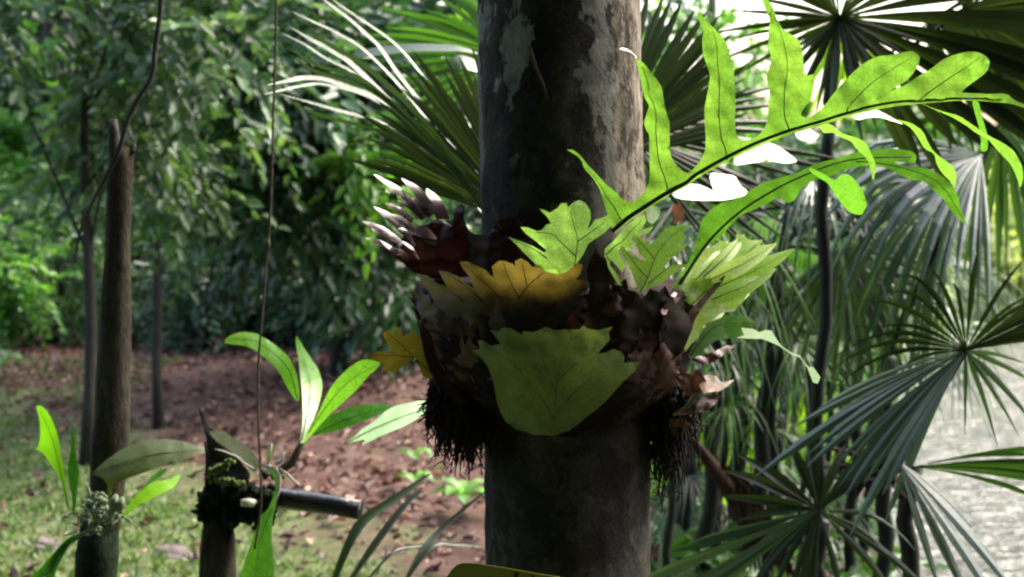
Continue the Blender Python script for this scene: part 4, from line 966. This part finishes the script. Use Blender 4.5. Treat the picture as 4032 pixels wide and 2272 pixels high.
up4 = [(1000, 840), (1080, 730), (1170, 630), (1260, 540), (1340, 480), (1430, 440), (1520, 435), (1620, 410), (1700, 400), (1755, 440), (1750, 500), (1710, 570), (1650, 640), (1560, 690), (1470, 750), (1365, 805), (1440, 770), (1540, 710), (1640, 670), (1760, 590), (1850, 540), (1930, 470), (2030, 430), (2130, 405), (2220, 410), (2290, 450), (2310, 500), (2280, 570), (2200, 630), (2130, 680), (2080, 728), (2130, 732), (2300, 740), (2440, 735), (2500, 790), (2580, 820), (2680, 850), (2576, 850), (2470, 815), (2300, 800), (2100, 790), (1960, 800)]
rach4 = [(2400, 780), (2200, 775), (1960, 778), (1600, 800), (1360, 840), (1180, 890), (960, 960), (720, 1030), (480, 1120), (230, 1240), (0, 1370)]
rach3 = [(1000, 1440), (890, 1495), (690, 1620), (540, 1720), (420, 1822)]
low = T('R4', [(p[0] + 8, p[1] + 30) for p in rach4[3:]]) + T('R3', [(p[0] + 12, p[1] + 24) for p in rach3])
rach = (T('R4', rach4) + T('R3', rach3))[::-1]
fd = plane(1.985, 2400, 910, -.055, -.03, .01, -.05)
frond('foliage_frond', T('R3', up3) + T('R4', up4) + low, fd, 'frond',
      vl=[T('R3', q) for q in ([(860, 1500), (835, 1400), (790, 1270), (765, 1050), (765, 900), (730, 760), (690, 600), (650, 520)], [(1325, 1260), (1315, 1180), (1280, 1080), (1262, 900), (1265, 640), (1250, 500), (1245, 370), (1215, 250), (1150, 150)], [(1818, 1025), (1785, 940), (1775, 860), (1780, 700), (1800, 550), (1790, 420), (1755, 280), (1710, 150)], [(490, 1730), (440, 1640), (385, 1560), (320, 1450), (230, 1330)])]
      + [T('R4', q) for q in ([(1178, 888), (1190, 850), (1230, 800), (1370, 660), (1500, 570), (1680, 460)], [(1740, 790), (1880, 690), (2010, 600), (2120, 530), (2230, 450)])],
      rach=rach + [], wav=.004, label='largest bright green frond with tall wavy lobes', grid=20)
# its lower lobes, glossy faces turned to the sky, then drooping
def lobe(reg, pts, dfn, mat='frond', lb=None, **k): return frond('frond_lobe', T(reg, pts), dfn, mat, label=lb, grid=16, wav=.0022, **k)
def tilt(x, y, d0=2.0, gy=-.50, gx=.28): return plane(d0, x, y, gx, gy)
shiny = 'lobe whose glossy face glares white'
lobe('R2', [(1262, 118), (1330, 75), (1400, 42), (1500, 50), (1560, 72), (1620, 105), (1600, 40), (1585, 0), (1600, -45), (1700, -30), (1790, -20), (1830, 60), (1890, 100), (1870, 140), (1780, 165), (1700, 180), (1500, 182), (1340, 168)], tilt(2780, 780), 'frond', shiny)
lobe('R4', [(245, 1275), (300, 1225), (400, 1165), (480, 1125), (540, 1112), (640, 1150), (740, 1218), (800, 1275), (700, 1292), (600, 1272), (500, 1275), (380, 1295), (290, 1305)], tilt(3000, 620), 'frond', shiny)
lobe('R4', [(770, 1040), (850, 1008), (890, 1010), (930, 1045), (972, 1055), (945, 1095), (850, 1114), (790, 1090)], tilt(3170, 530), 'frond', shiny)
lobe('R4', [(1210, 900), (1280, 875), (1350, 858), (1410, 862), (1480, 892), (1560, 940), (1640, 985), (1540, 955), (1450, 925), (1360, 925), (1260, 950)], tilt(3420, 455), 'frond', shiny)
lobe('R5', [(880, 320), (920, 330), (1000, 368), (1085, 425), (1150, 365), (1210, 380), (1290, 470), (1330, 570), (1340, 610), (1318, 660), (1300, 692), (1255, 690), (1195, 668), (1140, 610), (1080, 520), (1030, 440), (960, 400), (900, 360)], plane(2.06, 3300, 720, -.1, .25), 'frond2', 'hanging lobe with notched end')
lobe('R4', [(965, 985), (1000, 968), (1060, 980), (1140, 1050), (1240, 1080), (1330, 1115), (1360, 1180), (1398, 1260), (1412, 1340), (1385, 1432), (1370, 1330), (1330, 1235), (1260, 1180), (1220, 1115), (1130, 1080), (1080, 1042), (990, 1050)], plane(2.04, 3300, 560, -.1, .3, .4), 'frond', 'drooping twisted lobe')
lobe('R4', [(1560, 935), (1690, 968), (1780, 1030), (1820, 1120), (1860, 1190), (1935, 1250), (2032, 1320), (2046, 1420), (2030, 1492), (2008, 1440), (1940, 1375), (1890, 1300), (1870, 1210), (1790, 1170), (1740, 1080), (1690, 1010), (1620, 965)], plane(2.04, 3650, 560, -.1, .3, .4), 'frond', 'drooping lobe, second from the frond tip')
lobe('R4', [(1740, 800), (1850, 848), (1940, 880), (2060, 908), (2180, 988), (2300, 1070), (2420, 1130), (2500, 1190), (2560, 1300), (2572, 1400), (2545, 1492), (2522, 1400), (2470, 1290), (2400, 1220), (2340, 1150), (2290, 1092), (2200, 1050), (2110, 980), (1990, 912), (1870, 862)], plane(2.02, 3800, 500, -.1, .3, .4), 'frond', 'longest drooping lobe near the frond tip')
lobe('R4', [(2160, 790), (2220, 800), (2235, 880), (2265, 980), (2292, 1080), (2290, 1190), (2230, 1192), (2240, 1080), (2210, 960)], plane(2.06, 3850, 500, 0, .2), 'frond2', 'narrow hanging lobe')
lobe('R3', [(590, 425), (545, 405), (500, 392), (470, 385), (500, 375), (535, 380), (570, 405), (610, 440), (618, 470)], tilt(2460, 205, 1.985), 'frond', 'curled white lobe tip')
lobe('R3', [(1030, 68), (1060, 50), (1090, 55), (1108, 80), (1075, 88)], tilt(2740, 35, 1.985), 'frond', 'curled white lobe tip')
# -- second, shaded frond behind
f2p = [(-190, 1290), (-130, 1180), (-62, 1060), (-20, 960), (8, 860), (40, 730), (95, 660), (200, 590), (285, 580), (400, 510), (540, 430), (660, 398), (800, 360), (870, 320), (960, 280), (1100, 250), (1240, 200), (1380, 180), (1560, 170), (1690, 190), (1730, 222), (1720, 288), (1640, 280), (1540, 268), (1620, 308), (1720, 312), (1830, 330), (1950, 400), (2030, 480), (2060, 560), (2080, 650), (2122, 750), (2110, 768), (2040, 700), (1980, 640), (1940, 560), (1860, 500), (1800, 430), (1700, 420), (1600, 380), (1500, 320), (1330, 300), (1150, 345), (1050, 390), (940, 415), (880, 440), (820, 490), (770, 580), (720, 600), (670, 570), (650, 548), (560, 600), (430, 660), (350, 690), (300, 740), (240, 800), (180, 880), (90, 930), (30, 1010), (-30, 1100), (-110, 1230), (-165, 1310)]
fd2 = plane(2.22, 2700, 1050, -.03, -.06)
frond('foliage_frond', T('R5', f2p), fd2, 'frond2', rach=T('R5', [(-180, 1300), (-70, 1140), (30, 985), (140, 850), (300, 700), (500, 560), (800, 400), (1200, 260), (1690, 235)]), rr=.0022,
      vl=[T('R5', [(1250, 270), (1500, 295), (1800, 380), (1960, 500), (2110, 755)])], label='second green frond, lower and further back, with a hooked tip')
# -- pale young nest fronds standing in the nest
frond('nest_frond', T('R1', [(1420, 785), (1330, 695), (1262, 622), (1205, 568), (1300, 600), (1400, 640), (1490, 690), (1500, 668), (1420, 600), (1340, 540), (1298, 488), (1350, 490), (1430, 520), (1468, 512), (1500, 470), (1540, 458), (1510, 410), (1470, 372), (1448, 343), (1490, 355), (1530, 375), (1590, 340), (1620, 300), (1662, 298), (1672, 330), (1720, 290), (1762, 274), (1812, 300), (1850, 360), (1852, 420), (1828, 500), (1852, 480), (1882, 430), (1950, 412), (1990, 388), (2022, 400), (2020, 470), (1960, 535), (1880, 585), (1830, 625), (1790, 710), (1730, 790), (1660, 840), (1600, 860), (1500, 840)]),
      plane(2.06, 2230, 1000, .03, -.12, .3), 'pale_frond', soft=False, grid=18,
      vl=[T('R1', q) for q in ([(1725, 800), (1730, 760), (1748, 590), (1720, 480), (1690, 370)], [(1735, 720), (1620, 610), (1545, 545), (1420, 530)], [(1748, 600), (1850, 530), (1960, 450)], [(1505, 735), (1400, 660), (1230, 585)])], label='pale green jagged young frond in the middle of the nest', vr=.0009)
frond('nest_frond', T('R2', [(760, 640), (762, 560), (830, 500), (880, 440), (950, 362), (1010, 322), (1078, 292), (1090, 340), (1062, 390), (1022, 422), (1090, 400), (1148, 382), (1112, 432), (1050, 455), (962, 482), (1000, 522), (965, 560), (890, 535), (872, 580), (900, 650), (925, 700), (902, 742), (862, 702), (812, 645), (800, 685), (872, 772), (900, 852), (868, 842), (820, 762), (780, 690)]),
      plane(2.10, 2450, 1000, .1, -.1, .4), 'pale_frond', soft=False, grid=16, vl=[T('R2', [(770, 610), (830, 550), (900, 500), (960, 430), (1060, 330)]), T('R2', [(780, 620), (840, 720), (890, 840)])], label='pale ragged young frond right of the dark stalk base')
frond('nest_frond', T('R2', [(1040, 912), (1000, 820), (970, 740), (920, 640), (880, 565), (900, 530), (960, 580), (1040, 642), (1092, 652), (1040, 600), (1000, 512), (978, 448), (1060, 480), (1120, 532), (1150, 510), (1200, 440), (1280, 380), (1370, 368), (1442, 380), (1380, 430), (1402, 480), (1340, 532), (1442, 508), (1380, 560), (1280, 642), (1222, 720), (1300, 682), (1422, 680), (1300, 760), (1200, 832), (1120, 862), (1072, 885)]),
      plane(2.09, 2550, 1050, .12, -.08, .3), 'frond', soft=False, grid=16, vl=[T('R2', q) for q in ([(1040, 905), (1100, 790), (1150, 650), (1200, 560), (1300, 450), (1400, 385)], [(1100, 790), (1010, 690), (920, 570)], [(1110, 830), (1220, 740), (1400, 600)], [(1155, 640), (1090, 560), (1010, 470)])], label='upright yellow-green lobed young frond right of centre', tint=.7)
# -- big pale frond spreading to the right
frond('nest_frond', T('R2', [(1270, 890), (1330, 800), (1400, 700), (1450, 660), (1500, 610), (1545, 560), (1600, 545), (1680, 490), (1730, 515), (1790, 500), (1800, 438), (1862, 460), (1900, 492), (2002, 490), (1980, 532), (2112, 518), (2062, 580), (2010, 622), (2130, 590), (2252, 562), (2182, 640), (2080, 722), (2012, 762), (2112, 718), (2062, 790), (1990, 832), (1900, 902), (1850, 982), (1782, 1052), (1682, 1062), (1622, 1112), (1532, 1172), (1502, 1262), (1440, 1312), (1398, 1372), (1388, 1340), (1440, 1222), (1468, 1130), (1520, 1020), (1440, 1000), (1380, 960), (1330, 900)]),
      plane(2.24, 2780, 1080, .18, -.18, .2), 'fern_pale', soft=False, grid=20, wav=.006, vl=[T('R2', q) for q in ([(1440, 1010), (1600, 850), (1800, 700), (2230, 570)], [(1600, 850), (1680, 700), (1720, 560)], [(1650, 960), (1820, 840), (2090, 730)], [(1700, 780), (1860, 620), (1990, 500)])], label='large pale green jagged frond spreading right', tintfn=lambda x, y: .25 + .75 * noise.noise(Vector((x / 90, y / 90, 0))) * .8 + .25)
for tip, bs, hw, dz in [((2252, 562), (1560, 900), 78, 0), ((2112, 516), (1600, 800), 70, -.01), ((2004, 488), (1560, 800), 66, .015), ((1862, 448), (1540, 780), 60, .0), ((1735, 500), (1480, 800), 52, -.01), ((2114, 716), (1600, 960), 74, -.015), ((1905, 905), (1560, 1010), 66, .01), ((1600, 560), (1400, 840), 46, .01), ((1700, 1060), (1480, 1080), 60, -.01), ((1500, 640), (1340, 880), 40, -.015)]:
    a_, c_ = T('R2', [bs])[0], T('R2', [tip])[0]; dd = 2.235 + dz
    b = MB(); mid = ((a_[0] + c_[0]) / 2 + 4, (a_[1] + c_[1]) / 2 + 8)
    blade(b, [at(*a_, dd - .01), at(*mid, dd + .02), at(*c_, dd + .07)], [hw * .5 / 2 / F * dd, hw / 2 / F * dd, hw * .8 / 2 / F * dd, .0008], (random.uniform(-.3, .3), -1, random.uniform(0, .5)), random.choice((.2, -.2)), 5, random.uniform(.2, .9))
    o = b.build('frond_lobe', M['fern_pale'], fern, label='pale pointed lobe of the large frond spreading right')
    b = MB(); b.tube([at(*a_, dd - .014), at(*mid, dd + .016), at(*c_, dd + .066)], [.0008, .0006, .0003], 5); b.build('midrib', M['vein'], o)
frond('nest_frond', T('R2', [(1390, 1120), (1440, 1040), (1540, 930), (1640, 820), (1720, 755), (1690, 820), (1600, 930), (1530, 1020), (1470, 1120), (1420, 1200)]), plane(2.2, 2760, 1200, .1, -.1), 'dry', label='narrow brown withered frond', tint=.35)
frond('nest_frond', T('R2', [(1420, 1420), (1450, 1340), (1502, 1290), (1540, 1200), (1600, 1122), (1700, 1080), (1800, 1080), (1880, 1090), (1962, 1142), (1940, 1172), (1820, 1182), (1872, 1232), (1802, 1262), (1650, 1272), (1560, 1340), (1480, 1420)]), plane(2.27, 2800, 1280, .15, -.2), 'frond2', tint=0., label='dark green drooping frond below the pale one', vl=[T('R2', [(1440, 1400), (1560, 1230), (1700, 1150), (1930, 1140)])])
frond('frond_lobe', T('L6', [(1000, 660), (1060, 640), (1035, 578), (1130, 590), (1180, 615), (1230, 598), (1275, 602), (1310, 662), (1352, 722), (1420, 770), (1500, 800), (1530, 850), (1570, 890), (1605, 890), (1662, 970), (1640, 1022), (1602, 1012), (1560, 900), (1500, 815), (1440, 795), (1340, 728), (1300, 708), (1200, 668), (1090, 668)]), plane(2.25, 3000, 1320, .1, -1.1), 'frond2', soft=False, grid=14, wav=.001, label='thin drooping lobe, white with glare at its bend')
frond('nest_frond', T('R2', [(1290, 250), (1300, 205), (1330, 215), (1352, 185), (1372, 240), (1398, 262), (1378, 320), (1384, 352), (1340, 345), (1300, 372), (1310, 310)]), plane(2.3, 2660, 830, .2, .3), 'dry', soft=False, label='orange-brown dead frond end behind the dark stalk', tint=.5, wav=.012)
frond('nest_frond', T('R2', [(1080, 250), (1150, 215), (1200, 240), (1195, 300), (1140, 370), (1095, 340)]), plane(2.3, 2580, 850, 0, -.6), 'frond2', label='grey-green curled frond end', tint=.1)
# -- yellowing front nest frond
yel = [(478, 853), (565, 872), (640, 930), (722, 962), (682, 890), (652, 833), (722, 840), (802, 872), (880, 942), (932, 972), (900, 882), (850, 822), (818, 762), (882, 758), (952, 790), (1032, 832), (1088, 892), (1080, 830), (1070, 800), (1132, 752), (1172, 755), (1242, 780), (1262, 802), (1254, 758), (1302, 733), (1352, 760), (1392, 802), (1500, 762), (1580, 730), (1648, 698), (1652, 722), (1640, 790), (1606, 836), (1690, 806), (1762, 768), (1790, 790), (1770, 860), (1730, 900), (1800, 905), (1850, 930), (1820, 990), (1770, 1020), (1830, 1060), (1790, 1130), (1690, 1180), (1640, 1260), (1560, 1230), (1480, 1300), (1390, 1265), (1300, 1310), (1210, 1262), (1100, 1300), (1010, 1240), (900, 1270), (830, 1200), (740, 1200), (640, 1110), (575, 1000), (520, 920)]
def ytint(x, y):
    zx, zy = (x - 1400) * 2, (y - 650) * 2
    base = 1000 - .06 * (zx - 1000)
    t = .76 - .70 * sstep(0, 1, (zy - 860) / 340) + .014 * (zx - 1000) / 100 * (1 - sstep(900, 1100, zy))  # fades to the brown base, with the nest's shade painted in too
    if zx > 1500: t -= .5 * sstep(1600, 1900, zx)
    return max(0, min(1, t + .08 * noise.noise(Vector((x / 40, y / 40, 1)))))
frond('nest_frond', T('R1', yel), nest_d(.024), 'yellow', soft=False, grid=15, wav=.004, tintfn=ytint, label='yellowing lobed nest frond across the front, brown base darkened by painted shade',
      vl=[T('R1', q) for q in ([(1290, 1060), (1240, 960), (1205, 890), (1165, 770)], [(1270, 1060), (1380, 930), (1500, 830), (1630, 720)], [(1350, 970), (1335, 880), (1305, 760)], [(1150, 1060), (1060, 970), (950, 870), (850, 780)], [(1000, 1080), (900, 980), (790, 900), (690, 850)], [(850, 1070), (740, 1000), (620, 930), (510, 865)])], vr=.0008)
for pts, tn, of, lb in [([(640, 830), (620, 720), (650, 640), (690, 556), (740, 590), (775, 640), (790, 720), (830, 770), (850, 850), (930, 790), (950, 880), (1010, 900), (1060, 960), (1120, 870), (1190, 900), (1240, 850), (1290, 960), (1310, 1050), (1260, 1200), (1000, 1280), (760, 1250), (640, 1050)], .5, .020, 'dark brown ragged nest frond at the front right of the rim'),
                         ([(1230, 1010), (1290, 930), (1330, 1010), (1380, 1040), (1420, 1080), (1470, 1110), (1440, 1240), (1390, 1360), (1290, 1440), (1200, 1380), (1190, 1200)], .45, .02, 'red-brown nest frond on the right of the rim')]:
    frond('nest_frond', T('R2', pts), nest_d(of), 'humus_frond', soft=False, grid=18, wav=.008, tint=tn, label=lb)
# -- brown frond lining the back left of the nest
bdp = plane(2.33, 1800, 950, -.16, -.10, .3)
def bd(x, y):
    u = (x / K - axx(y / K)) / 3539 * 2.2
    return min(bdp(x, y), 2.33 - math.sqrt(max(.15 ** 2 - u * u, .0001)) - .016)
frond('nest_frond', T('R1', [(250, 690), (290, 640), (330, 600), (380, 560), (420, 520), (480, 480), (560, 470), (620, 440), (700, 430), (772, 440), (778, 360), (822, 305), (862, 320), (852, 420), (880, 490), (920, 540), (1002, 552), (1070, 520), (1130, 430), (1230, 400), (1330, 470), (1400, 560), (1440, 700), (1400, 820), (1200, 860), (900, 880), (600, 900), (470, 860), (370, 770), (290, 720)]),
      bd, 'dead_body', tint=.4, label='dark maroon dead frond lining the back of the nest', wav=.018, grid=11)
sunN = Vector((.46, -.53, .70))
for tip, bs, w_ in [((145, 72), (500, 350), 34), ((360, 100), (580, 320), 38), ((562, 182), (690, 430), 50), ((232, 300), (450, 440), 30), ((143, 325), (400, 540), 36), ((52, 440), (350, 610), 34), ((72, 575), (300, 670), 22), ((330, 275), (540, 420), 28), ((150, 600), (320, 720), 28), ((760, 482), (590, 440), 16), ((500, 745), (370, 600), 15), ((470, 640), (330, 480), 20), ((180, 205), (270, 225), 6), ((430, 150), (620, 380), 34), ((250, 380), (480, 520), 34), ((120, 500), (360, 640), 30), ((420, 250), (600, 400), 40), ((230, 650), (420, 740), 30), ((640, 580), (480, 520), 40)]:
    t_, b_ = T('R1', [tip])[0], T('R1', [bs])[0]
    ln = math.hypot(t_[0] - b_[0], t_[1] - b_[1]); p0 = at(*b_, bd(*b_) - .040); 
    nn = (sunN + Vector((random.uniform(-.10, .10), random.uniform(-.10, .10), random.uniform(-.08, .08)))).normalized()
    p2 = at(*t_, sheen(p0, *t_, nn)); p1 = p0.lerp(p2, .5) + nn * .004
    hw = w_ / 2 / F * 2.33 * 1.2
    d0seed += 1; b = MB(); P_ = [Vector(q) for q in smooth_path([tuple(p0), tuple(p1), tuple(p2)], 5)]
    m_ = len(P_); vs = []; tt = []
    for i, p in enumerate(P_):
        tg = (P_[min(i + 1, m_ - 1)] - P_[max(i - 1, 0)]).normalized(); sd = tg.cross(nn).normalized(); q = i / (m_ - 1)
        w2 = hw * (.9 + .3 * math.sin(q * 3)) * (1 - q ** 3) + .0004
        cr = Vector((0, 0, .0012 * noise.noise(p * 120)))
        vs += [p - sd * w2 + cr, p + nn * w2 * .06, p + sd * w2 - cr]; tt += [.22 + .72 * sstep(.25, .9, q)] * 3  # paler towards the tip: sheen put into the tint
    b.add(vs, [(i * 3 + k, i * 3 + k + 1, i * 3 + k + 4, i * 3 + k + 3) for i in range(m_ - 1) for k in range(2)], tt)
    b.build('frond_lobe', M['dead'], fern, label='spiky lobe of the dead brown frond, tip painted pale for sheen')
# -- pale green shield frond pressed on the front
frond('shield_frond', T('R6', [(918, 362), (982, 350), (963, 283), (1002, 280), (1062, 320), (1142, 312), (1102, 250), (1058, 198), (1122, 205), (1162, 178), (1222, 185), (1312, 237), (1316, 208), (1402, 215), (1450, 195), (1492, 173), (1532, 185), (1562, 202), (1652, 195), (1762, 195), (1792, 163), (1832, 187), (1902, 202), (2024, 173), (1992, 222), (2004, 272), (1962, 322), (1908, 382), (1962, 380), (2032, 348), (2092, 370), (2118, 412), (2112, 457), (2180, 450), (2244, 453), (2202, 522), (2110, 602), (2040, 682), (1962, 770), (1862, 852), (1762, 932), (1682, 992), (1562, 1032), (1402, 1022), (1262, 982), (1182, 920), (1142, 850), (1112, 762), (1092, 642), (1062, 540), (1032, 470), (972, 402)]),
      nest_d(.058), 'shield', soft=False, grid=18, wav=.006, label='pale green toothed shield frond pressed on the front of the nest',
      vl=[T('R6', q) for q in ([(1560, 1000), (1570, 800), (1600, 500), (1700, 260)], [(1565, 900), (1400, 640), (1200, 420), (1080, 340)], [(1575, 850), (1800, 620), (2000, 500), (2150, 470)], [(1580, 700), (1480, 450), (1400, 300)], [(1590, 600), (1800, 400), (1930, 270)])], vr=.0004, voff=.001)
# -- small yellow frond and red scraps on the left
frond('nest_frond', T('R6', [(103, 390), (170, 368), (252, 370), (302, 382), (260, 320), (230, 270), (212, 222), (272, 193), (300, 250), (322, 240), (302, 163), (352, 188), (374, 250), (450, 200), (502, 250), (562, 350), (622, 480), (640, 580), (560, 580), (520, 542), (492, 470), (480, 400), (430, 440), (390, 472), (350, 510), (312, 535), (250, 525), (200, 522), (222, 470), (130, 430)]),
      plane(2.24, 1600, 1400, .1, -.1), 'yellow2', soft=False, grid=14, tintfn=lambda x, y: max(0, min(1, .25 + .9 * sstep(1455, 1500, x) - .7 * sstep(1660, 1720, x))), label='small yellow lobed frond with orange tips on the left',
      vl=[T('R6', q) for q in ([(600, 540), (450, 420), (250, 400), (120, 395)], [(500, 470), (380, 330), (240, 220)])])
frond('nest_frond', T('R6', [(470, 60), (520, 150), (560, 190), (600, 240), (615, 300), (640, 420), (720, 560), (800, 680), (900, 800), (800, 790), (700, 690), (600, 560), (540, 400), (520, 280), (500, 180)]), plane(2.2, 1690, 1400, .05, -.05), 'dead_body', tint=.5, label='dark red withered frond on the left flank', wav=.006)
b = MB(); b.tube([at(*T('R6', [q])[0], 2.19) for q in [(455, 15), (475, 50), (500, 100), (520, 145), (530, 190)]], [.0016, .003, .0032, .0042, .003], 7)
b.tube([at(*T('R6', [q])[0], 2.18) for q in [(520, 150), (540, 122), (555, 108)]], [.004, .0062, .0035], 8); b.build('dry_scrap', M['dry'], fern, label='pale curled scrap on the left edge')
# -- brown withered bits on the right flank
for pts, gyv, tn, lb in [([(480, 870), (545, 900), (622, 940), (702, 900), (762, 1002), (702, 1082), (652, 1142), (602, 1102), (542, 1012)], -.2, .45, 'brown withered frond on the right flank'),
                     ([(690, 1010), (760, 950), (840, 960), (880, 1010), (982, 990), (932, 1042), (862, 1082), (742, 1102)], -1.0, .9, 'dry frond end with a painted pinkish glint'),  # paler tint stands in for a glint
                     ([(500, 1272), (640, 1200), (742, 1110), (882, 1112), (832, 1182), (762, 1242), (640, 1262)], -.3, .5, 'rust brown dry frond tip on the right'),
                     ([(620, 820), (720, 800), (820, 770), (920, 720), (1010, 700), (940, 760), (860, 830), (780, 870), (700, 860)], -.5, .5, 'brown dry frond under the drooping white lobe'),
                     ([(470, 1300), (560, 1290), (640, 1330), (600, 1420), (520, 1450), (470, 1400)], .2, .4, 'short brown frond base on the right')]:
    frond('nest_frond', T('L6', pts), plane(2.22, 2730, 1500, .12, gyv), 'dry', tint=tn - .1, label=lb, wav=.014, grid=9, soft=False)
b = MB(); b.tube([at(*T('L6', [q])[0], 2.2) for q in [(500, 1265), (600, 1215), (660, 1130), (740, 1070)]], [.003, .004, .004, .003], 7); b.build('stalk', M['lichen'], fern, label='greenish dry stalk on the right')
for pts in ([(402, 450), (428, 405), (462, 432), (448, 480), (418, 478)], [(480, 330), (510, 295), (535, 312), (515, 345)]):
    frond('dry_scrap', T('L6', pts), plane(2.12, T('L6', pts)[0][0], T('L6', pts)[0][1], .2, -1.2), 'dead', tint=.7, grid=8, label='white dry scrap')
# ------------------------------------------------------------------ light
SUN_EL, SUN_AZ = 49, 50                            # azimuth from straight ahead towards the right
s = Vector((math.sin(rad(SUN_AZ)) * math.cos(rad(SUN_EL)), math.cos(rad(SUN_AZ)) * math.cos(rad(SUN_EL)), math.sin(rad(SUN_EL))))
ld = bpy.data.lights.new('sun', 'SUN'); ld.energy = .85; ld.angle = rad(18); ld.color = (1, .98, .95)
lo = bpy.data.objects.new('sun', ld); C.objects.link(lo); lo.rotation_euler = s.to_track_quat('Z', 'Y').to_euler(); lo.location = s * 30
W = bpy.data.worlds.new('World'); SC.world = W; W.use_nodes = True
nt = W.node_tree; sky = nt.nodes.new('ShaderNodeTexSky'); sky.sky_type = 'NISHITA'; sky.sun_disc = False
sky.sun_elevation = rad(SUN_EL); sky.sun_rotation = rad(SUN_AZ); sky.dust_density = 6; sky.air_density = 1.0; sky.ozone_density = 1
bg = nt.nodes['Background']; bg.inputs[1].default_value = .15; nt.links.new(sky.outputs[0], bg.inputs[0])
SC.view_settings.view_transform = 'Standard'; SC.view_settings.look = 'None'; SC.view_settings.exposure = 2.42; SC.view_settings.gamma = 1
cy = SC.cycles; cy.use_denoising = True; cy.max_bounces = 7; cy.diffuse_bounces = 4; cy.glossy_bounces = 3; cy.transmission_bounces = 5; cy.filter_width = 2.2
cy.caustics_reflective = False; cy.caustics_refractive = False
